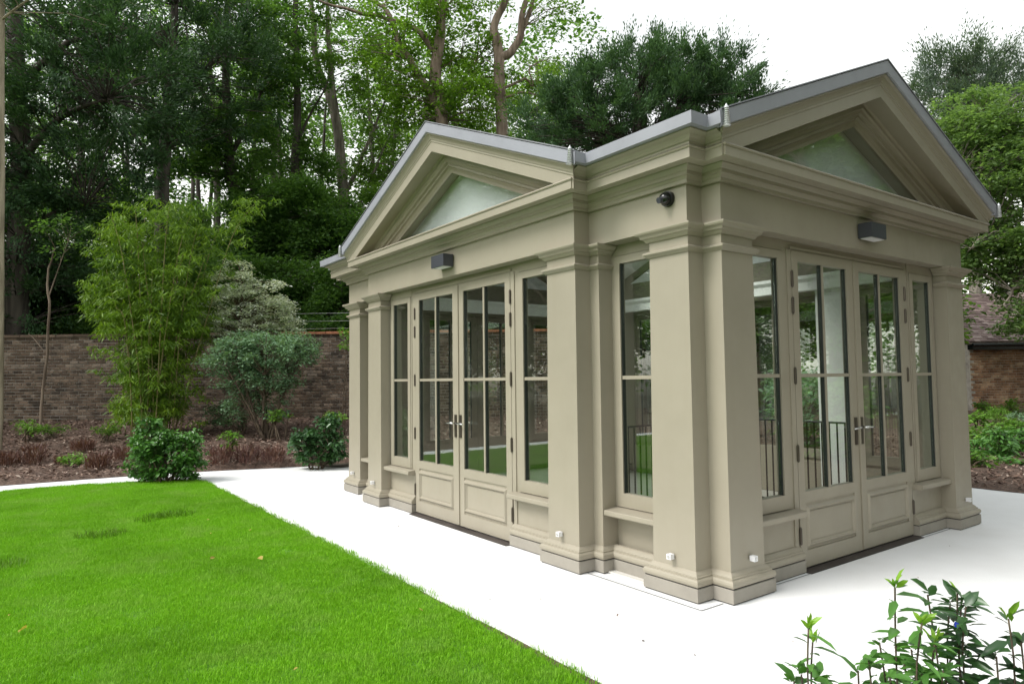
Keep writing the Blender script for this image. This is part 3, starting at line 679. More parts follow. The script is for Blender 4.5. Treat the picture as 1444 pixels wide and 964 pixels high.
class Plant:
    def __init__(s, name, loc, label, cat, group=None):
        s.t = thing(name, loc, label, cat, group); s.V=[];s.T=[];s.nv=0; s.b=MB(); s.nodes=[]
    def limb(s, pts, sides=8, wob=.0, sub=4):
        q = smooth_path(pts,sub,wob); s.b.tube([tuple(x[:3]) for x in q],[max(.003,x[3]) for x in q],sides); s.nodes += [tuple(x) for x in q]
    def leaves(s, P, size, **kw):
        V,T = leaf_geo(P,size,**kw); s.V.append(V); s.T.append(T+s.nv); s.nv += len(V)
    def clumps(s, C, cr, nl, size, flat=.6, twig=.012, branch=True, spray=None, **kw):
        C = np.atleast_2d(C)
        if branch and s.nodes:
            nd = np.array(s.nodes)
            for c in C:
                dd = np.linalg.norm(nd[:,:3]-c,axis=1)+np.maximum(0,nd[:,2]-c[2]+.2)*1.5
                a = nd[np.argmin(dd)]; mid = (a[:3]+c)/2+np.array([0,0,.08*np.linalg.norm(a[:3]-c)])+rng.normal(0,.04,3)*np.linalg.norm(a[:3]-c)
                r0 = min(a[3]*.6, twig*(1+.5*np.linalg.norm(a[:3]-c))); s.b.tube([tuple(a[:3]),tuple(mid),tuple(c)],[r0,r0*.7,r0*.3],4,False)
        k = len(C); sc = rng.uniform(.65,1.35,k); cnt = (nl*sc**2).astype(int); I = np.repeat(np.arange(k),cnt); n = len(I)
        g = rng.normal(0,1,(n,3)); g /= np.linalg.norm(g,axis=1,keepdims=True); g *= (rng.uniform(0,1,n)**.5)[:,None]
        g[:,2] *= flat; crs = (cr*sc)[I][:,None]
        if spray is not None:            # feathery shoots pointing away from the middle of the crown
            ctr,ln,lift = spray; dv = C-np.array(ctr); dv /= np.linalg.norm(dv,axis=1,keepdims=True)+1e-6; dv = dv+np.array([0,0,lift])+rng.normal(0,.35,dv.shape); dv /= np.linalg.norm(dv,axis=1,keepdims=True)
            t = rng.uniform(0,1,n)[:,None]; L_ = (ln*rng.uniform(.6,1.5,k))[I][:,None]; sub = dv[I]+rng.normal(0,.22,(n,3))
            P = C[I]+sub*L_*t+g*crs*(1.05-t)*.55; s.leaves(P,size,dirs=sub,**{q:z for q,z in kw.items() if q!='droop'}); return
        P = C[I]+g*crs; P[:,2] -= .12*crs[:,0]*(g[:,0]**2+g[:,1]**2)
        s.leaves(P,size,**kw)
    def done(s, leafm, barkm, crown='crown', trunk='trunk'):
        if s.b.v: s.b.build(trunk,barkm,s.t,smooth=True)
        if s.V:
            me = np_mesh(crown, np.concatenate(s.V), np.concatenate(s.T), ORG[s.t.name]); link(crown,me,leafm,s.t)
        return s.t
def ray_ground(px,py):
    d = _f + _r*((px-722)/FPX) - _u*((py-482)/FPX); return CAM + d*(-CZ/d.z)
def gpt(px, dep):                     # ground point under a photo column
    p = at(px,530,dep); p.z = terrain(p.x,p.y); return p
def A3(px,py,d,r): p = at(px,py,d); return (p.x,p.y,p.z,r)
def tree(name, label, px, dep, trunks, crowns, leaf, bark, cr=.55, nl=110, size=.10, group='trees beyond the garden wall', cat='tree', wob=.02, flat=.6, r0=None, spray=None, **kw):
    g = gpt(px,dep); pl = Plant(name,g,label,cat,group)
    for i,tk in enumerate(trunks):
        pts = [A3(x,y,dep+dz,r) for x,y,dz,r in tk]
        if i==0: pts = [(g.x,g.y,g.z-.1,pts[0][3]*1.35),(g.x,g.y,g.z+.3,pts[0][3]*1.1)]+pts
        pl.limb(pts,9,wob)
    for x,y,rx,ry,dz,rz,n in crowns:
        c = at(x,y,dep+dz); k = dep/FPX
        C = ellip(n,(0,0,0),(rx*k,rz,ry*k),.25); C = np.array(c)+C[:,:1]*np.array(RH)+C[:,1:2]*np.array(FH)+C[:,2:]*np.array([0,0,1.])
        pl.clumps(C,cr,nl,size,flat=flat,spray=(np.array(c)-np.array([0,0,ry*k*.6]),spray[0],spray[1]) if spray else None,**kw)
    return pl.done(MAT[leaf],MAT[bark])

# ------------------------------------------------------------------ woodland beyond the wall
tree('yew_tree','dark yew with drooping sprays overhanging the far left of the wall',25,19,[[(25,420,0,.30),(30,250,0,.26),(22,60,0,.2),(20,-120,0,.1)],[(28,230,0,.12),(80,170,-.5,.08),(150,140,-1,.04)],[(24,120,0,.12),(100,60,-.5,.08),(190,40,-1,.04)],[(28,330,0,.1),(80,300,-.3,.06),(120,290,-.5,.03)]],
  [(70,40,130,100,-.5,2.5,110),(60,190,110,90,-.3,2.2,90),(40,320,90,90,0,2,80),(160,120,90,90,-1,2,75),(60,420,80,60,.5,1.5,45),(140,250,70,70,-.5,1.6,36)],'lf_yew','bark_dark',cr=.6,nl=200,size=.115,aspect=.34,up=.3,spray=(.7,-.45))
tree('yew_tree','dark evergreen with layered boughs second from the left edge',235,23,[[(235,420,0,.24),(228,300,0,.22),(240,120,0,.17),(250,-80,0,.08)],[(232,240,0,.1),(180,180,-.5,.06),(150,150,-.6,.03)],[(240,160,0,.1),(300,90,-.5,.06),(340,60,-.6,.03)]],
  [(250,40,120,80,-.5,2.4,70),(220,150,90,70,0,2,50),(310,110,80,90,-.6,2,50),(170,60,70,80,0,2,40),(240,-60,150,70,0,3,60)],'lf_yew','bark_dark',cr=.62,nl=200,size=.12,aspect=.34,up=.3,spray=(.75,-.35))
tree('broadleaf_tree','dark leaved tree with a leaning trunk above the bamboo',335,26,[[(345,420,0,.26),(333,300,0,.22),(322,200,0,.18),(318,60,0,.12),(330,-90,0,.06)],[(325,220,0,.1),(360,150,.4,.06),(385,90,.6,.03)],[(322,180,0,.1),(280,120,0,.06),(260,80,0,.03)]],
  [(350,60,90,90,0,2.5,60),(330,200,70,60,0,2,30),(270,210,60,60,.5,2,26),(370,270,50,50,0,1.6,22)],'lf_dark','bark_dark',cr=.62,nl=190,size=.15)
tree('broadleaf_tree','dark upright tree with a straight slim trunk left of the pale forked tree',418,28,[[(420,420,0,.20),(416,300,0,.18),(419,150,0,.15),(417,0,0,.10),(420,-100,0,.05)],[(418,200,0,.07),(450,140,.4,.04),(470,100,.5,.02)]],
  [(410,90,50,90,0,2,30),(390,200,45,70,.4,1.6,26),(440,250,40,50,0,1.4,16),(420,-20,70,50,0,2,26)],'lf_dark','bark_dark',cr=.6,nl=170,size=.145)
tree('forked_tree','pale barked forked tree rising left of the left pediment',488,30,[[(490,420,0,.27),(486,300,0,.25),(478,200,0,.22),(466,140,0,.19),(446,85,0,.14),(440,20,0,.11),(432,-80,0,.05)],[(474,165,0,.16),(466,90,.2,.12),(462,30,.3,.09),(468,-60,.4,.04)],[(484,280,0,.12),(520,200,-.4,.07),(548,130,-.6,.03)],[(486,330,0,.1),(515,270,-.4,.06),(545,200,-.6,.03)]],
  [(470,50,70,60,0,2.4,36),(530,120,45,80,0,2,34),(535,210,45,70,-.4,1.8,24),(470,-50,110,50,0,3,36),(500,280,40,60,0,1.5,14),(560,200,40,60,.6,1.5,18)],'lf_mid','bark_grey',cr=.55,nl=110,size=.14)
tree('forked_tree','tall brown barked tree with a bough sweeping left, behind the left pediment',622,27,[[(624,420,0,.32),(623,170,0,.25),(614,110,0,.24),(622,40,0,.2),(628,-60,0,.12)],[(618,150,0,.17),(590,105,-.3,.15),(565,65,-.5,.12),(548,20,-.6,.09),(510,-10,-.6,.05)],[(613,75,0,.11),(585,40,-.4,.1),(550,28,-.6,.08),(470,8,-1,.05),(430,-5,-1.2,.03)],[(616,100,0,.06),(650,80,.4,.04),(680,90,.6,.02)],[(620,150,0,.06),(655,110,.4,.04),(690,60,.6,.02)]],
  [(580,30,60,45,0,2.2,26),(660,60,55,65,.4,2.2,34),(650,150,60,40,.5,2,30),(560,110,45,50,0,1.8,24),(590,150,45,40,.5,1.8,24),(640,-40,110,50,0,3,40),(530,60,45,45,0,1.6,18)],'lf_lime','bark_brown',cr=.55,nl=105,size=.14)
tree('forked_tree','tall brown barked tree whose trunk forks like a lyre above the left pediment ridge',706,27,[[(712,420,0,.30),(708,180,0,.24),(705,120,0,.23),(703,75,0,.21),(697,35,0,.16),(712,0,0,.13),(715,-60,0,.07)],[(704,82,0,.18),(722,72,0,.16),(734,50,0,.14),(738,15,0,.12),(752,-20,0,.08)],[(730,55,0,.1),(748,15,.2,.09),(760,-30,.2,.05)],[(708,125,0,.06),(740,112,.3,.05),(752,120,.4,.04),(748,95,.4,.03),(770,85,.5,.02)],[(708,140,0,.05),(745,130,.3,.04),(790,150,.6,.02)]],
  [(700,140,45,45,.5,1.8,22),(770,110,40,40,1,1.6,24),(775,20,40,25,0,1.5,10),(740,-50,100,40,0,2.5,24),(800,150,40,40,1,1.6,20),(660,110,35,50,.6,1.4,16)],'lf_lime','bark_brown',cr=.5,nl=85,size=.12)
tree('spreading_yew','large green yew spreading behind the roof between the two pediments',905,21,[[(905,420,0,.35),(905,230,0,.3),(900,150,0,.2),(915,90,0,.08)],[(905,220,0,.15),(840,160,0,.1),(790,140,0,.04)],[(905,200,0,.15),(980,140,0,.1),(1040,130,0,.04)]],
  [(900,150,110,60,0,2.6,130),(900,118,55,36,0,1.6,64),(965,112,50,34,0,1.6,60),(1010,130,50,45,0,1.8,72),(1050,165,26,35,0,1.4,34),(830,155,60,50,0,1.8,80),(780,185,45,40,0,1.5,46),(960,180,100,50,0,2.4,90),(860,190,110,30,-.5,1.8,60),(925,78,8,14,0,.4,5),(960,80,8,14,0,.4,5),(1000,100,8,16,0,.4,6),(890,78,7,12,0,.4,4),(1034,122,8,16,0,.4,6),(1066,160,6,16,0,.3,5),(820,115,7,14,0,.3,5),(800,140,7,14,0,.3,5),(935,84,18,14,0,.6,8),(880,92,16,14,0,.6,8),(840,120,16,18,0,.5,8),(1060,135,12,20,0,.4,6)],'lf_yew2','bark_dark',cr=.36,nl=150,size=.10,aspect=.32,up=.2,spray=(.5,.35),group='trees around the pavilion')
tree('leafy_tree','fresh green leafy tree overhanging the outbuilding roof at the right',1478,17.5,[[(1480,470,0,.16),(1474,360,0,.14),(1440,270,0,.1),(1395,180,0,.05)],[(1468,340,0,.07),(1400,330,-.4,.05),(1370,350,-.6,.02)],[(1430,300,0,.07),(1390,250,-.2,.04),(1350,240,-.3,.02)],[(1470,350,0,.06),(1435,400,-.6,.04),(1415,430,-.8,.02)]],
  [(1360,160,50,36,.3,1.2,34),(1420,150,40,36,.3,1.2,26),(1375,240,70,70,0,1.8,110),(1420,300,60,80,0,1.8,100),(1395,355,50,50,0,1.5,70),(1430,200,50,50,0,1.4,60),(1350,190,40,45,.2,1.2,46),(1440,400,24,50,-.6,.8,30),(1365,320,30,50,.3,1.2,36),(1430,455,18,24,-.8,.5,10)],'lf_right','bark_grey',cr=.36,nl=105,size=.10,group='trees around the pavilion')
tree('pine_tree','tall grey green conifer rising behind the right pediment',1370,36,[[(1375,420,0,.3),(1372,250,0,.26),(1365,150,0,.18),(1360,80,0,.08)],[(1370,210,0,.1),(1410,160,0,.06),(1435,130,0,.03)]],
  [(1370,150,75,60,0,2.4,90),(1355,95,55,26,0,2,40),(1345,135,55,34,0,2,48),(1400,130,50,45,0,2,54),(1430,190,35,70,0,2,56),(1330,180,40,50,0,1.6,40),(1395,95,28,24,0,1.2,14),(1380,190,50,50,0,2,50),(1345,220,36,50,0,2,36),(1440,260,30,60,0,2,36),(1325,100,20,18,0,1,8)],'lf_grey','bark_grey',cr=.55,nl=130,size=.15,aspect=.3,spray=(1.0,.6),group='trees around the pavilion')
for i,(px,dep,lab,cr_,lf) in enumerate([
  (55,25,'dark evergreen shrub mass above the wall at the left edge',[(55,400,80,70,0,1.5,46)],'lf_yew'),
  (150,27,'dark evergreen shrub above the wall behind the bamboo',[(150,390,80,80,0,1.8,46),(120,300,60,50,0,1.5,24)],'lf_dark'),
  (395,25,'dark ivy clad bush above the wall behind the variegated shrub',[(390,380,50,90,0,1.6,46),(370,310,40,50,0,1.4,20)],'lf_dark'),
  (455,24,'dark glossy bush above the wall next to the pavilion',[(455,390,40,90,0,1.4,50),(480,320,35,50,0,1.2,24),(430,320,30,50,0,1.2,20)],'lf_dark'),
  (280,29,'dark bush deep in the wood between bamboo and wires',[(280,340,80,60,0,1.8,40),(310,420,80,50,0,1.8,36)],'lf_dark'),
  (355,24,'leafy dark bush above the wall between bamboo plume and variegated shrub',[(350,330,50,50,0,1.4,36),(420,300,50,60,0,1.5,40),(330,400,50,50,0,1.2,24)],'lf_dark'),
  (230,26,'leafy bush above the wall hidden behind the bamboo top',[(230,330,70,50,0,1.5,40),(180,290,50,40,0,1.5,22)],'lf_mid'),
  (545,27,'dark bush showing above the wall line behind the left portico',[(540,330,60,70,0,1.6,36),(600,300,60,80,0,1.6,36)],'lf_mid')]):
    tree('wild_bush',lab,px,dep,[[(px,430,0,.08),(px+4,360,0,.05),(px-3,300,0,.03)]],cr_,lf,'bark_dark',cr=.6,nl=230,size=.13,group='bushes above the garden wall',cat='bush')
for px,dep,lab,lf in [(20,21.5,'low dark bush showing over the wall at the left edge','lf_dark'),(95,22,'low dark bush showing over the wall left of the bamboo','lf_dark'),(170,21.5,'low leafy bush over the wall directly behind the bamboo','lf_dark'),(260,22,'low leafy bush over the wall right of the bamboo','lf_dark'),(330,21.5,'low dark bush over the wall behind the variegated shrub','lf_dark'),(410,22,'low dark bush over the wall under the wires','lf_dark'),(480,21.5,'low dark bush over the wall at the pavilion end','lf_dark')]:
    tree('wild_bush',lab,px,dep,[[(px,470,0,.06),(px+4,430,0,.04),(px-3,390,0,.02)]],[(px,435,46,30,0,1.0,34),(px+10,390,40,30,0,1.0,22),(px,462,46,12,-1.5,.6,20)],lf,'bark_dark',cr=.5,nl=200,size=.12,group='bushes above the garden wall',cat='bush')
tk = Plant('thicket',lat(4,23,.5),'dense green thicket glimpsed through the pavilion glass','thicket'); tk.t['kind'] = 'stuff'
for px,dep in [(610,22),(675,23),(745,22.5),(820,24),(900,24),(990,25),(1080,25),(1170,25),(1260,26)]:
    g = gpt(px,dep); tk.limb([(g.x,g.y,g.z-.1,.08),A3(px+4,430,dep,.04),A3(px-3,370,dep,.02)],6)
    for y_,ry_,n_ in ((400,70,70),(470,30,36)):
        E_ = ellip(n_,(0,0,0),(52*dep/FPX,1.2,ry_*dep/FPX),.2); tk.clumps(np.array(at(px,y_,dep))+E_[:,:1]*np.array(RH)+E_[:,1:2]*np.array(FH)+E_[:,2:]*np.array([0,0,1.]),.6,140,.2)
tk.done(MAT['lf_mid'],MAT['bark_dark'],'foliage','stems')
tk = Plant('thicket',lat(-22,21.5,.5),'dense dark thicket over the wall, mirrored in the left doors','thicket'); tk.t['kind'] = 'stuff'
for l_,d_ in [(-15,21),(-18.5,21.5),(-22,22),(-25.5,22),(-29,22)]:
    g = lat(l_,d_); g.z = terrain(g.x,g.y); tk.limb([(g.x,g.y,g.z-.1,.1),(g.x,g.y,g.z+2,.07),(g.x+.1,g.y,g.z+4.5,.03)],6)
    tk.clumps(ellip(120,(g.x,g.y,g.z+3.2),(2.1,1.6,3.0),.2),.65,130,.21)
for x_,y_ in [(-11,24),(-15,27),(-19,29),(-8,28),(-22,24),(-17,22)]:
    z_ = terrain(x_,y_); tk.limb([(x_,y_,z_-.1,.25),(x_,y_,z_+4,.18),(x_+.2,y_,z_+10,.05)],7)
    tk.clumps(ellip(150,(x_,y_,z_+6.2),(3.0,3.0,5.6),.2),.9,90,.32)
tk.done(MAT['lf_dark'],MAT['bark_dark'],'foliage','stems')
# background trees, farther off
for i,(px,dep,lab,cr_,lf) in enumerate([
  (-20,38,'far tree filling the gaps at the left edge',[(0,150,90,160,0,4,60),(20,330,90,90,0,4,44)],'lf_dark'),
  (110,40,'far dark tree behind the left yew',[(110,120,90,150,0,4,60),(120,330,80,80,0,4,40)],'lf_dark'),
  (215,44,'far tree behind the second evergreen',[(210,90,80,120,0,4,50),(215,340,80,60,0,4,26)],'lf_mid'),
  (380,42,'far tree between the slim trunks',[(370,150,60,130,0,4,44),(390,330,70,70,0,4,34)],'lf_dark'),
  (520,44,'far tree seen through the pale forked tree',[(520,180,60,90,0,4,24),(500,330,70,60,0,4,30)],'lf_mid'),
  (640,42,'far bright tree between the two tall brown trunks',[(655,130,60,70,0,4,36),(590,170,60,60,0,4,30)],'lf_lime'),
  (760,42,'far bright tree left of the spreading yew',[(770,140,50,55,0,4,34),(720,170,50,50,0,4,26)],'lf_lime'),
  (300,36,'far leafy tree above the bamboo plume',[(300,130,70,120,0,3,44),(440,310,60,70,0,3,30)],'lf_dark')]):
    tree('distant_tree',lab,px,dep,[[(px,420,0,.2),(px+6,250,0,.16),(px-4,80,0,.08)]],cr_,lf,'bark_dark',cr=.95,nl=150,size=.17,group='distant woodland trees')
# slim dark stems deep in the wood
for i,(px,top,dep,lean) in enumerate([(105,120,30,10),(185,150,31,-8),(290,120,31,-20),(268,190,33,6),(352,150,30,8),(398,100,32,-6),(445,200,33,12),(540,110,33,24),(575,150,34,26)]):
    g = gpt(px,dep); p = Plant('slim_trunk',g,['slim dark trunk deep in the shade at the far left','slim trunk between yew and bamboo','leaning dark trunk over the bamboo top','thin trunk behind the bamboo plume','thin dark stem right of the bamboo plume','dark stem beside the straight slim trunk','thin stem left of the pale forked trunk','thin leaning stem right of the pale forked trunk','thin leaning stem beside the left pediment slope'][i],'tree','slim trunks in the wood')
    p.limb([(g.x,g.y,g.z-.1,.12),A3(px+2,400,dep,.11),A3(px+lean*.4,300,dep,.10),A3(px+lean,top,dep,.07),A3(px+lean*1.6,top-120,dep,.03)],7,.02)
    c = [np.array(at(px+lean*1.2+dx,top-20+dy,dep)) for dx,dy in ((0,-40),(20,0),(-18,20),(10,40),(-8,-80),(25,-90))]
    p.clumps(np.array(c),.6,80,.12); p.done(MAT['lf_mid'] if i>5 else MAT['lf_dark'],MAT['bark_dark'])
# trees beside and behind the viewpoint: seen in the glass
def offtree(x,y,h,rad,label,leaf,cr=.75,nl=170,size=.15):
    pl = Plant('garden_tree',(x,y,terrain(x,y)),label,'tree','trees on the unseen sides of the garden')
    pl.limb([(x,y,-.1,.28),(x+.1,y,h*.3,.22),(x-.1,y+.2,h*.6,.15),(x,y,h*.95,.05)],8,.02)
    for k in range(5):
        a = k*1.3; pl.limb([(x,y,h*(.35+.08*k),.1),(x+rad*.5*math.cos(a),y+rad*.5*math.sin(a),h*(.5+.08*k),.06),(x+rad*.8*math.cos(a),y+rad*.8*math.sin(a),h*(.55+.08*k),.03)],6)
    pl.clumps(ellip(64,(x,y,h*.6),(rad,rad,h*.36),.3),cr,nl,size); return pl.done(MAT[leaf],MAT['bark_brown'])
for a in [(13,-9,9,3.4,'leafy tree south east of the pavilion reflected in the right doors','lf_lime'),(18,-14,12,4,'tall tree far to the south east','lf_mid'),(8.5,-12.5,10,3.4,'leafy tree south of the pavilion','lf_mid'),(23,-6,11,4,'tall tree to the east beyond the right bed','lf_mid'),(15.5,7,8,3,'leafy tree beyond the right bed behind the pavilion','lf_mid'),(11,15,9,3.2,'leafy tree behind the pavilion towards the wall','lf_dark'),(-13,16.5,10,3.4,'leafy tree beyond the left end of the lawn','lf_dark'),(-19,21,12,4,'tall tree beyond the left end of the wall','lf_dark'),(30,-20,13,5,'tall tree at the far south east','lf_dark'),(17.5,11.5,7,3.2,'low spreading tree seen through the right doors','lf_mid'),(22.5,9.5,8,3.6,'bushy tree seen through the right doors beyond the bed','lf_mid'),(20,14.5,8,3.6,'bushy tree north east of the pavilion','lf_dark'),(26.5,14,9,4,'far bushy tree north east of the pavilion','lf_dark'),(13.5,11.5,6,2.6,'small leafy tree behind the pavilion','lf_mid'),(9.5,12.5,6,2.6,'small leafy tree between pavilion and wall','lf_mid'),(6.5,13.5,6,2.4,'small leafy tree at the wall behind the pavilion','lf_dark')]: offtree(*a)

for a in [(4,-13,13,4.2,'tall tree south of the pavilion behind the viewpoint','lf_mid'),(10.5,-16,15,4.6,'very tall tree farther south east of the right bed','lf_mid'),(16,-7.5,12,4,'dense tree east of the south bed','lf_right'),(22,-11,14,4.6,'dense tall tree at the end of the south bed','lf_right'),(28,-13,15,5,'dense tall tree far east of the south bed','lf_mid'),(-9,21.5,14,4,'tall dark tree above the left part of the wall outside the picture','lf_dark'),(-15.5,19.5,13,4.2,'tall dark tree mirrored in the left doors','lf_dark'),(-23,26,15,5,'very tall dark tree mirrored in the left doors','lf_dark'),(-12,26,16,5,'tallest dark tree behind the left end of the wall','lf_dark')]: offtree(*a,cr=1.1,nl=300,size=.22)
for a in [(-3,-9.5,9,3,'dense unseen tree added behind the viewpoint to darken the right front','lf_mid'),(2.5,-9,9.5,3,'dense unseen tree added south of the near bed to darken the right front','lf_right'),(7.5,-8.5,9,3,'dense unseen tree added at the south end of the right bed to darken the right front','lf_right'),(12.5,-6.8,9,3,'dense added shading tree mirrored in the right doors','lf_lime'),(17.5,-4,9,3.2,'dense added shading tree mirrored in the rightmost window','lf_right')]: offtree(*a,cr=.85,nl=260,size=.15)  # near row added out of view to darken the south front
# ring of low woodland round the whole garden
rw = Plant('woodland',(2,3,0),'low woodland closing the view all round the garden','woodland'); rw.t['kind']='stuff'; Cr=[]
for k in range(900):
    t_=rng.uniform(0,6.283); rr=rng.uniform(44,56); x_=2+rr*math.cos(t_); y_=3+rr*math.sin(t_); Cr.append(np.array([x_,y_,rng.uniform(.6,9.5)]))
rw.clumps(np.array(Cr),2.0,110,.42,branch=False); rw.done(MAT['lf_mid'],MAT['bark_dark'],'foliage')
# far woodland closing the view
wl_ = Plant('woodland',lat(-12,52,.5),'dark far woodland behind the garden trees','woodland'); wl_.t['kind']='stuff'
Cw=[]
for k in range(900):
    px=rng.uniform(-120,840); py=rng.uniform(170,500) if rng.uniform()<.8 else rng.uniform(20,200); Cw.append(np.array(at(px,py,rng.uniform(46,60))))
wl_.clumps(np.array(Cw),1.7,100,.34,branch=False)
for k in range(7):
    px=-60+k*120; dd=rng.uniform(46,56); g0=gpt(px,dd); wl_.limb([(g0.x,g0.y,g0.z,.25),A3(px+rng.uniform(-8,8),350,dd,.2),A3(px+rng.uniform(-14,14),200,dd,.1)],5)
wl_.done(MAT['lf_dark'],MAT['bark_dark'],'foliage','trunks')
# ------------------------------------------------------------------ bamboo
bd = 14.6; g = gpt(212,bd); pl = Plant('bamboo_clump',g,'tall yellow green bamboo clump in front of the brick wall','bamboo')
tips = [(140,330),(155,300),(175,310),(190,290),(205,285),(225,300),(240,285),(258,290),(270,300),(278,322),(150,380),(170,400),(250,350),(290,360),(200,340),(230,340),(318,306),(362,284),(265,330),(130,400),(185,360),(215,380),(275,400),(165,350)]
for i,(tx,ty) in enumerate(tips):
    bx = 212+(tx-212)*.32+random.uniform(-14,14); dz = random.uniform(-.7,.7); b0 = gpt(bx,bd+dz); 
    pts = [(b0.x,b0.y,b0.z-.05,.014),A3(bx+(tx-bx)*.12,540,bd+dz,.013),A3(bx+(tx-bx)*.35,450,bd+dz,.011),A3(bx+(tx-bx)*.68,ty+50,bd+dz,.008),A3(tx,ty,bd+dz,.004)]
    pl.limb(pts,5,.0,5)
nd = np.array(pl.nodes)
C = []
for q in nd:
    z = q[2]
    if z < .75: continue
    for k in range(2): C.append(q[:3]+rng.normal(0,1,3)*np.array([.24,.24,.14]))
for (x,y,rx,ry,n) in [(210,440,66,50,90),(175,385,42,45,56),(215,355,42,40,50),(255,335,24,30,30),(218,520,48,45,90),(215,575,42,28,60),(305,322,20,6,9),(332,304,14,5,7),(352,291,10,4,6),(268,440,28,45,50),(150,420,24,50,40),(185,545,26,40,44),(235,300,18,14,14),(165,325,18,14,12),(245,480,38,40,50)]:
    Cc = ellip(n,(0,0,0),(rx*bd/FPX,.6,ry*bd/FPX),.3); C += list(np.array(at(x,y,bd))+Cc[:,:1]*np.array(RH)+Cc[:,1:2]*np.array(FH)+Cc[:,2:]*np.array([0,0,1.]))
C=np.array(C); C=C[rng.uniform(0,1,len(C))<.9]
pl.clumps(C,.17,30,.12,flat=.45,aspect=.17,droop=.85,up=.2,branch=False); pl.done(MAT['lf_bamboo'],MAT['cane'],'leaves','canes')

# ------------------------------------------------------------------ shrubs
def shrub(name,label,px,dep,crowns,leaf,size,cr=.16,nl=22,bark='stem',cat='shrub',group=None,stems=7,srad=.012,**kw):
    g = gpt(px,dep); pl = Plant(name,g,label,cat,group); k = dep/FPX
    tops = []
    for x,y,rx,ry,rz,n in crowns:
        Cc = ellip(n,(0,0,0),(rx*k,rz,ry*k),.3); C = np.array(at(x,y,dep))+Cc[:,:1]*np.array(RH)+Cc[:,1:2]*np.array(FH)+Cc[:,2:]*np.array([0,0,1.]); C[:,2] = np.maximum(C[:,2],g.z+.05); tops.append(C)
    allc = np.concatenate(tops)
    for i in range(stems):
        t = allc[rng.integers(len(allc))]; b = np.array(g)+np.array([random.uniform(-.1,.1),random.uniform(-.1,.1),-.04])
        pl.limb([(*b,srad*1.3),(*(b*.6+t*.4+np.array([0,0,.06])),srad),(*t,srad*.4)],5,0,3)
    pl.clumps(allc,cr,nl,size,twig=srad*.35,**kw); return pl.done(MAT[leaf],MAT[bark],'foliage','stems')
# variegated dogwood, layered
g = gpt(345,15.2); pl = Plant('variegated_shrub',g,'pale cream variegated shrub with tiered branches right of the bamboo','shrub'); k = 15.2/FPX
pl.limb([(g.x,g.y,g.z-.05,.05),A3(340,540,15.2,.045),A3(338,470,15.2,.035),A3(340,400,15.2,.02),A3(335,365,15.2,.008)],7,.01)
for x,y,rx,ry,n in [(345,425,48,26,60),(375,440,42,24,50),(330,400,30,22,30),(335,378,20,12,12),(325,455,40,24,40),(360,462,52,20,50),(400,425,20,8,12),(412,452,16,6,8),(390,405,18,8,10),(300,440,22,20,16),(360,485,44,14,30),(405,470,24,14,14),(310,480,30,14,16),(335,502,44,14,22),(385,496,40,12,18)]:
    E_ = ellip(n,(0,0,0),(rx*k,.55,ry*k),.3); C = np.array(at(x,y,15.2))+E_[:,:1]*np.array(RH)+E_[:,1:2]*np.array(FH)+E_[:,2:]*np.array([0,0,1.]); pl.clumps(C,.17,44,.062,flat=.35,twig=.006,up=1.2,droop=.1)
pl.done(MAT['lf_varieg'],MAT['stem'],'foliage','stems')
# blue-green shrub below it
shrub('bushy_shrub','blue green open shrub with bare leaning stems below the variegated shrub',378,14.2,[(330,505,42,26,.6,80),(380,495,55,26,.7,100),(420,490,28,22,.5,44),(345,535,35,25,.5,50),(385,530,36,24,.5,40),(350,570,34,20,.3,26),(300,515,18,14,.3,10),(390,575,14,20,.2,8),(360,478,50,12,.5,26),(435,500,16,14,.3,12)],'lf_blue',.06,cr=.2,nl=46,stems=9,srad=.022)
shrub('dark_shrub','dark low shrub at the foot of the wall under the blue green shrub',345,14.8,[(330,580,30,22,.4,26),(300,585,24,16,.3,16)],'lf_yew2',.05,cr=.16,nl=50)
# evergreen at the lawn corner
shrub('evergreen_shrub','glossy green rounded shrub standing at the far corner of the lawn',236,10.35,[(215,620,26,22,.3,40),(205,650,24,22,.3,40),(235,640,40,28,.4,60),(262,635,26,26,.3,40),(272,655,18,18,.25,24),(210,598,14,10,.14,10),(240,612,16,10,.14,10),(272,612,9,7,.1,5),(232,664,44,10,.3,34)],'lf_shrub',.062,cr=.10,nl=22,stems=12,aspect=.55,five=True)
shrub('laurel_shrub','dark green rounded shrub at the bed edge beside the far pilaster',448,11.7,[(430,620,18,22,.3,34),(455,610,22,22,.3,36),(472,628,16,24,.3,34),(445,640,30,14,.3,30),(465,592,10,8,.15,8)],'lf_laurel',.075,cr=.11,nl=20,stems=8,aspect=.5,five=True)
shrub('bright_shrub','lime green flat topped plant in the mulch right of the lawn corner shrub',323,12.2,[(323,614,15,4,.15,14),(324,626,7,9,.1,7)],'lf_fresh',.06,cr=.09,nl=18,stems=4,aspect=.5)
shrub('leafy_plant','small bright green plant at the wall foot left of the laurel',397,14.0,[(396,585,16,9,.2,14)],'lf_fresh',.075,cr=.11,nl=18,stems=4,aspect=.45)
shrub('leafy_plant','bright green sprig above the wall end beside the pavilion',485,14.6,[(484,478,10,18,.2,14)],'lf_fresh',.07,cr=.11,nl=18,stems=3,srad=.01)
shrub('leafy_plant','pale green plant under the pavilion end at the wall foot',478,13.2,[(470,588,16,6,.2,12)],'lf_fresh',.07,cr=.1,nl=18,stems=4)
shrub('fern','feathery green fern at the wall foot far left',38,14.3,[(38,600,18,10,.25,16)],'lf_fresh',.11,cr=.14,nl=22,aspect=.2,stems=4,cat='fern')
shrub('fern','low green fern second from the left at the wall foot',75,14.6,[(76,604,22,5,.25,14)],'lf_mid',.10,cr=.12,nl=22,aspect=.2,stems=4,cat='fern')
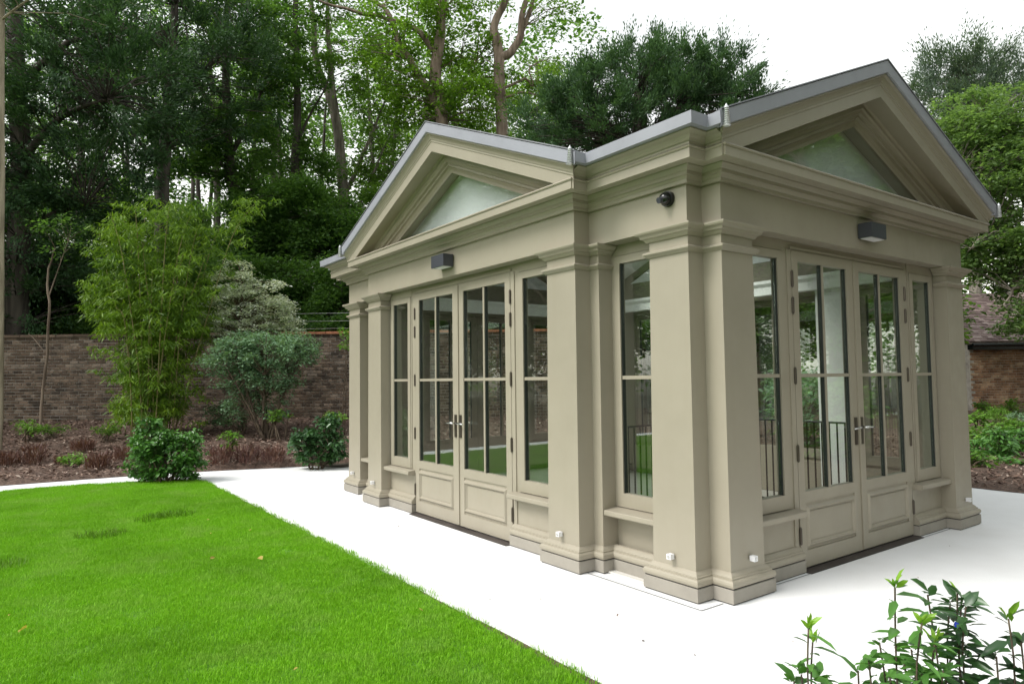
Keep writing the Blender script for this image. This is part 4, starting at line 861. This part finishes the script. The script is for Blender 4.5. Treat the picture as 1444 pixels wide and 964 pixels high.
shrub('fern','low dark fern at the wall foot left of the bamboo',145,14.2,[(147,604,20,5,.25,14)],'lf_mid',.10,cr=.12,nl=22,aspect=.2,stems=4,cat='fern')
shrub('leafy_plant','yellow green feathery plant in the mulch left of the lawn shrub',103,11.9,[(104,650,16,10,.2,22)],'lf_fresh',.06,cr=.09,nl=26,aspect=.3,stems=5)
shrub('leafy_plant','olive tuft in the mulch beside the feathery plant',84,12.0,[(84,655,7,12,.12,10)],'lf_brown',.07,cr=.08,nl=26,aspect=.2,droop=-1,stems=4)
# dry heathers in the bed: upright brown tufts
for i,(px,py,h,dep,lab) in enumerate([(50,645,32,12.1,'dry red brown heather tuft nearest the left edge of the bed'),(142,655,24,11.7,'dry brown heather tuft left of the lawn shrub'),(12,660,22,12.0,'dry olive heather tuft at the left edge'),(312,640,28,11.9,'dry brown heather tuft right of the lawn shrub'),(350,640,26,12.0,'dry brown heather tuft in the middle of the right mulch'),(386,638,24,12.0,'dry brown heather tuft left of the laurel'),(120,615,16,13.2,'dry heather tuft farther back near the ferns'),(180,640,22,12.3,'dry heather tuft just left of the lawn shrub')]):
    g = gpt(px,dep); pl = Plant('dry_heather',g,lab,'heather','dry heathers in the mulch'); k = dep/FPX; n = 420
    th = rng.uniform(0,6.28,n); rr = rng.uniform(0,1,n)**.5*.19; B = np.stack([g.x+np.cos(th)*rr,g.y+np.sin(th)*rr,g.z+rng.uniform(0,h*k*.75,n)],1)
    D_ = np.stack([np.cos(th)*.35,np.sin(th)*.35,np.ones(n)],1); pl.leaves(B,.11,aspect=.12,dirs=D_)
    pl.done(MAT['lf_brown'],MAT['stem'],'sprigs')
# right bed
shrub('evergreen_shrub','glossy green shrub nearest the rightmost pilaster',1398,11.6,[(1400,632,26,28,.4,70),(1392,656,22,14,.35,40)],'lf_shrub',.10,cr=.13,nl=16,stems=8,aspect=.35,five=True,group='shrubs in the right bed')
shrub('evergreen_shrub','glossy green shrub at the right edge of the picture',1438,12.0,[(1436,622,26,20,.4,56),(1440,645,22,14,.35,34)],'lf_shrub',.10,cr=.13,nl=16,stems=8,aspect=.35,five=True,group='shrubs in the right bed')
shrub('leafy_plant','bright green low plant between rightmost pilaster and outbuilding',1378,15.5,[(1380,590,12,10,.25,18)],'lf_fresh',.09,cr=.13,nl=20,stems=5,aspect=.4,group='shrubs in the right bed')
shrub('leafy_plant','bright green feathery mound in front of the outbuilding wall',1410,16.2,[(1408,588,15,11,.3,30)],'lf_fresh',.09,cr=.12,nl=40,stems=5,aspect=.12,droop=-.6,group='shrubs in the right bed')
shrub('leafy_plant','grey brown twiggy plant right of the feathery mound',1435,15.6,[(1438,592,12,10,.25,16)],'lf_blue',.05,cr=.12,nl=30,stems=8,group='shrubs in the right bed')
shrub('leafy_plant','small green plant at the pilaster edge of the right bed',1376,13.5,[(1378,612,12,10,.25,14)],'lf_fresh',.09,cr=.12,nl=16,stems=5,aspect=.4,group='shrubs in the right bed')
for px,py,dep,lf,lab in [(1408,605,14.2,'lf_fresh','pale green plant halfway back in the right bed'),(1440,600,14.6,'lf_fresh','pale green plant halfway back at the picture edge'),(1385,625,12.6,'lf_fresh','pale green plant beside the rightmost pilaster base'),(1372,645,10.6,'lf_fresh','low green plant at the paving edge right of the rightmost pilaster'),(1420,665,10.8,'lf_shrub','low glossy plant at the front of the right bed'),(1392,575,18.2,'lf_mid','dark green plant against the outbuilding wall'),(1428,572,18.4,'lf_mid','second dark green plant against the outbuilding wall')]:
    shrub('leafy_plant',lab,px,dep,[(px,py,15,10,.25,22)],lf,.09,cr=.12,nl=18,stems=5,aspect=.38,group='shrubs in the right bed')
# shrubs on the unseen sides, mirrored by the glass
for i,(x,y,hh,lf,lab) in enumerate([(7.8,-3.5,1.5,'lf_fresh','yellow green shrub mirrored in the right hand doors'),(10,-5,2.4,'lf_lime','tall lime green shrub mirrored in the right hand doors'),(5.2,-5.5,1.8,'lf_shrub','rounded shrub in the bed south of the pavilion'),(3,-6.5,2.0,'lf_shrub','tall rounded shrub south of the pavilion'),(12.5,-2.5,2.2,'lf_right','leafy shrub in the right bed outside the picture'),(8.5,4.2,1.6,'lf_blue','blue green shrub in the right bed hidden by the pavilion'),(7.6,6.0,1.2,'lf_shrub','low shrub in the right bed behind the pavilion')]):
    z = terrain(x,y); pl = Plant('garden_shrub',(x,y,z),lab,'shrub','shrubs on the unseen sides of the garden')
    for q in range(5): pl.limb([(x,y,z-.05,.02),(x+random.uniform(-.2,.2),y+random.uniform(-.2,.2),z+hh*.4,.015),(x+random.uniform(-.5,.5),y+random.uniform(-.5,.5),z+hh*.8,.006)],5)
    pl.clumps(ellip(70,(x,y,z+hh*.55),(hh*.55,hh*.55,hh*.45),.3),.22,30,.10); pl.done(MAT[lf],MAT['stem'],'foliage','stems')
# slender trunks in front of the wall on the left
g = gpt(-3,13.2); pl = Plant('slender_tree',g,'pale slender trunk at the very left edge of the picture','tree')
pl.limb([(g.x,g.y,g.z-.1,.10),A3(-2,560,13.2,.085),A3(-1,400,13.2,.08),A3(0,250,13.2,.075),A3(0,120,13.2,.07),A3(2,0,13.2,.06),A3(2,-150,13.2,.03)],9,.004)
pl.limb([A3(0,30,13.2,.025),A3(40,0,13.0,.02),A3(110,-40,12.8,.01)],6); pl.limb([A3(0,20,13.2,.03),A3(-60,-40,13.2,.02),A3(-120,-80,13.2,.01)],6)
Cc=ellip(44,(0,0,0),(2.0,1.4,.8),.2); pl.clumps(np.array(at(60,-40,13))+Cc,.5,120,.08,droop=.6,aspect=.4); pl.done(MAT['lf_yew'],MAT['bark_pale'])
g = gpt(58,15.6); pl = Plant('slender_tree',g,'thin crooked bare sapling against the wall left of the bamboo','tree')
pl.limb([(g.x,g.y,g.z-.1,.035),A3(60,560,15.6,.03),A3(64,520,15.6,.03),A3(70,440,15.6,.028),A3(67,390,15.6,.022),A3(78,350,15.6,.012)],7,.008)
pl.limb([A3(68,420,15.6,.015),A3(82,380,15.6,.012),A3(96,340,15.6,.006)],5); pl.limb([A3(66,500,15.6,.012),A3(50,480,15.6,.01),A3(40,470,15.6,.005)],5)
Cc=ellip(12,(0,0,0),(.7,.5,.6),.2); pl.clumps(np.array(at(85,330,15.6))+Cc,.25,24,.08); pl.done(MAT['lf_dark'],MAT['bark_brown'])

# ------------------------------------------------------------------ foreground plants
def shoot(pl, base, top, r0, leaves, size, tipn=0, tip=None, a0=.25):
    b=np.array(base);t=np.array(top); pl.limb([(*b,r0),(*(b*.6+t*.4+rng.normal(0,.01,3)),r0*.8),(*(b*.25+t*.75+rng.normal(0,.01,3)),r0*.6),(*t,r0*.4)],6,0,4)
    fr_ = np.linspace(a0,.97,leaves); P=b+(t-b)*fr_[:,None]; ang=np.arange(leaves)*2.4+rng.uniform(0,6)
    D_=np.stack([np.cos(ang),np.sin(ang),rng.uniform(-.15,.35,leaves)],1)
    V,T=leaf_geo(P,size,aspect=.30,dirs=D_,five=True,var=.35,up=1.0,fold=.35); pl.V.append(V);pl.T.append(T+pl.nv);pl.nv+=len(V)
    if tip is not None and tipn:
        ang=rng.uniform(0,6.28,tipn); D_=np.stack([np.cos(ang)*.55,np.sin(ang)*.55,np.ones(tipn)],1)
        tip.append(leaf_geo(np.repeat(t[None],tipn,0)+rng.normal(0,.004,(tipn,3)),size*.62,aspect=.3,dirs=D_,five=True,up=.3,fold=.4))
def foreground(name,label,px,dep,shoots,size,leaf='lf_shrub',tipm='lf_tip',under=0,tag_at=None):
    g=at(px,964,dep); g=Vector((g.x,g.y,.03)); pl=Plant(name,g,label,'shrub'); tips=[]
    for x,y,dd,n,tn in shoots:
        top=at(x,y,dep+dd); b=(g.x+(top.x-g.x)*.55+random.uniform(-.03,.03),g.y+(top.y-g.y)*.55+random.uniform(-.03,.03),.02); shoot(pl,b,top,.0036,int(n*2.1),size*.98,tn if tn else 0,tips); pl.leaves(np.repeat(np.array(top)[None],5 if not tn else 2,0)+rng.normal(0,.006,(5 if not tn else 2,3)),size*.8,aspect=.34,five=True,droop=-.5,up=.6)
    if under:
        c=at(px,990,dep); pl.leaves(ellip(under,(c.x,c.y,c.z-.05),(.22,.16,.13),.2),size*.85,aspect=.32,five=True,droop=0,up=.7)
    t=pl.done(MAT[leaf],MAT['stem'],'foliage','stems')
    if tips:
        V=np.concatenate([a for a,_ in tips]); off=0; TT=[]
        for a,b in tips: TT.append(b+off); off+=len(a)
        tag(link('new_shoots',np_mesh('new_shoots',V,np.concatenate(TT),ORG[t.name]),MAT[tipm],t),kind='stuff')
    return t
foreground('foreground_shrub','leafy shrub with lime shoot tips in the near right foreground',1285,2.25,[(1262,828,.0,15,7),(1300,878,-.1,13,6),(1318,905,-.05,12,5),(1240,905,.1,11,0),(1210,945,.1,9,0),(1285,915,.1,10,0),(1330,945,-.1,9,0),(1275,935,0,10,0),(1225,930,.05,9,0),(1340,930,.1,9,0),(1300,950,-.1,9,0),(1255,955,-.1,8,0)],.085,under=170)
foreground('foreground_shrub','dark leaved shrub with a blue tag right of the lime tipped shoots',1345,2.35,[(1308,838,.0,16,0),(1350,836,.05,18,2),(1356,845,.1,18,0),(1362,855,.0,16,0),(1340,850,.12,14,0)],.085,leaf='lf_laurel',under=120)
foreground('foreground_shrub','small two stemmed plant with lime tips left of the foreground shrub',1142,2.35,[(1140,886,0,7,7),(1146,905,.05,6,6),(1130,950,0,6,0),(1160,955,.05,6,0),(1120,960,0,5,0)],.085,under=60)
foreground('foreground_shrub','sparse shoot with lime tip at the bottom right corner',1425,2.3,[(1422,872,0,9,6),(1440,905,.05,8,0),(1405,925,0,8,0),(1430,945,0,9,0)],.09,leaf='lf_laurel',under=60)
p=at(1349,880,2.3); tg=thing('plant_tag',(p.x,p.y,p.z),'small blue plant tag hanging in the dark foreground shrub','tag'); q=lambda a,b,c:(p.x+RH.x*a+FH.x*b,p.y+RH.y*a+FH.y*b,p.z+c)
q2=lambda a,b,c: q(a*.8+c*.35,b+c*.5,c*.8-a*.3)
MB().box(q2,-.008,.008,-.0012,.0012,-.010,.008).build('label_plate',MAT['berry'],tg); MB().tube([q(0,0,.012),q(.004,.002,.03),q(0,.004,.05)],[.001]*3,4).build('tie',MAT['black'],tg)

# ------------------------------------------------------------------ grass
def tuft(name, n, rad, h, w):
    P=np.zeros((n,3)); th=rng.uniform(0,6.28,n); rr=np.sqrt(rng.uniform(0,1,n))*rad; P[:,0]=np.cos(th)*rr;P[:,1]=np.sin(th)*rr
    ph=rng.uniform(0,6.28,n); ln=h*rng.uniform(.55,1.15,n); bend=rng.uniform(.1,.75,n)
    d=np.stack([np.cos(ph),np.sin(ph),np.zeros(n)],1); s_=np.stack([-np.sin(ph),np.cos(ph),np.zeros(n)],1)*w
    z=np.array([0,0,1.]); m1=P+d*(ln*bend*.3)[:,None]+z*(ln*.55)[:,None]; tp=P+d*(ln*bend)[:,None]+z*(ln*(1-bend*.3))[:,None]
    V=np.stack([P-s_,P+s_,m1-s_*.8,m1+s_*.8,tp],1).reshape(-1,3); i=np.arange(n)[:,None]*5
    T=np.concatenate([i+np.array([k]) for k in ([0,1,3],[0,3,2],[2,3,4])],1).reshape(-1,3)
    return np_mesh(name,V,T,(0,0,0))
tm = tuft('grass_tuft',72,.075,.026,.0011); tm.materials.append(MAT['grass']); tob = bpy.data.objects.new('grass_tuft',tm)
def scatter(name, poly, z, dens, src, seed, smin=.7, smax=1.3, label=None):
    me=bpy.data.meshes.new(name); me.from_pydata([(x,y,z) for x,y in poly],[],[tuple(range(len(poly)))]); o=link(name,me,None)
    ng=bpy.data.node_groups.new(name,'GeometryNodeTree'); ng.interface.new_socket('Geometry',in_out='INPUT',socket_type='NodeSocketGeometry'); ng.interface.new_socket('Geometry',in_out='OUTPUT',socket_type='NodeSocketGeometry')
    gi=ng.nodes.new('NodeGroupInput'); go=ng.nodes.new('NodeGroupOutput'); dp=ng.nodes.new('GeometryNodeDistributePointsOnFaces'); dp.inputs['Density'].default_value=dens; dp.inputs['Seed'].default_value=seed
    oi=ng.nodes.new('GeometryNodeObjectInfo'); oi.inputs[0].default_value=src; oi.inputs['As Instance'].default_value=True
    ip=ng.nodes.new('GeometryNodeInstanceOnPoints'); rv=ng.nodes.new('FunctionNodeRandomValue'); rv.data_type='FLOAT_VECTOR'; rv.inputs[0].default_value=(-.12,-.12,0); rv.inputs[1].default_value=(.12,.12,6.28)
    rs=ng.nodes.new('FunctionNodeRandomValue'); rs.data_type='FLOAT'; rs.inputs[2].default_value=smin; rs.inputs[3].default_value=smax; rs.inputs['Seed'].default_value=3
    L=ng.links.new; L(gi.outputs[0],dp.inputs[0]); L(dp.outputs[0],ip.inputs[0]); L(oi.outputs['Geometry'],ip.inputs['Instance']); L(rv.outputs[0],ip.inputs['Rotation']); L(rs.outputs[1],ip.inputs['Scale']); L(ip.outputs[0],go.inputs[0])
    md=o.modifiers.new('scatter','NODES'); md.node_group=ng; return o
LG=[(-11,9.2),(-3.9,8.97),(-3.05,8.93),(-2.0,8.62),(-1.42,8.2),(-1.38,1.8),(-1.43,-.46),(-1.44,-1.5),(-4.5,-1.5)]
gs=scatter('grass',LG,.012,760,tob,5); tag(gs,'short bright green lawn grass left of the paving','grass',kind='stuff')
# fallen leaves and taller clumps on the lawn
for i,(px,py) in enumerate([(296,783),(370,785),(38,877),(292,728),(298,747),(420,938),(590,857),(12,860),(355,742)]):
    d=1.46*FPX/(py-534); p=at(px,py,d); p.z=.048; V,T=leaf_geo(np.array([[p.x,p.y,p.z]]),(.06 if i<3 else .035),aspect=.55,five=True,dirs=np.array([[math.cos(i*2),math.sin(i*2),.1]]),fold=.5)
    o=link('fallen_leaf',np_mesh('fallen_leaf',V,T,tuple(p)),MAT['lf_yellow'],None,p); tag(o,['yellowed fallen leaf left of the other one mid lawn','yellowed fallen leaf right of the other one mid lawn','yellow fallen leaf near the left edge of the lawn','small fallen leaf on the far part of the lawn','small fallen leaf just nearer than the farthest one','small yellow fallen leaf at the bottom of the lawn','small fallen leaf near the paving edge','pale fallen leaf at the left edge of the lawn','small fallen leaf right of the far ones'][i],'leaf','fallen leaves on the lawn')
tm2=tuft('grass_clump',260,.16,.10,.0022); tm2.materials.append(MAT['grass_dark'])
for i,(px,py) in enumerate([(142,749),(215,726),(5,790),(245,722)]):
    d=1.49*FPX/(py-534); p=at(px,py,d); p.z=.012; o=link('grass_clump',tm2,None,None,p); o.scale=(1.4,1.0,.8); o.rotation_euler.z=i; tag(o,['longer dark grass clump left of centre on the far lawn','longer dark grass clump in the middle of the far lawn','longer dark grass clump at the left edge of the lawn','longer dark grass clump right of the others'][i],'grass clump','longer grass clumps')
# bark chips on the beds
n=26000; l=rng.uniform(-13,3,n); dpt=10.6+rng.uniform(0,1,n)**1.1*6.2; P=np.array(CAM)[None]+l[:,None]*np.array(RH)+dpt[:,None]*np.array(FH)
n2=6000; P2=np.stack([rng.uniform(6.5,11,n2),rng.uniform(-1,6,n2),np.zeros(n2)],1); P=np.concatenate([P,P2])
keep=np.array([(y>edge_y(x)+.02) if x<6.48 else True for x,y,_ in P]); P=P[keep]; P[:,2]=[terrain(x,y)+.055+random.uniform(-.015,.02) for x,y,_ in P]
V,T=leaf_geo(P,.07,aspect=.4,up=.6,droop=0,var=.6,fold=.3); tag(link('bark_mulch',np_mesh('bark_mulch',V,T,(0,0,0)),MAT['chips']),'brown bark chip mulch covering the planting beds','mulch',kind='stuff')

# scraps of dry leaf on the paving
Pl=[]
for px,py in [(775,808),(783,812),(1293,814),(700,790),(640,770),(905,905),(980,925),(1180,880),(560,742),(470,705),(390,668),(760,845),(870,870),(1340,770),(1120,905),(690,845)]:
    d_=ray_ground(px,py); Pl.append((d_.x,d_.y,.006))
V,T=leaf_geo(np.array(Pl),.02,aspect=.6,up=1.5,droop=0,var=.5); tag(link('leaf_litter',np_mesh('leaf_litter',V,T,(0,0,0)),MAT['chips']),'tiny scraps of dry leaf on the white paving','litter',kind='stuff')
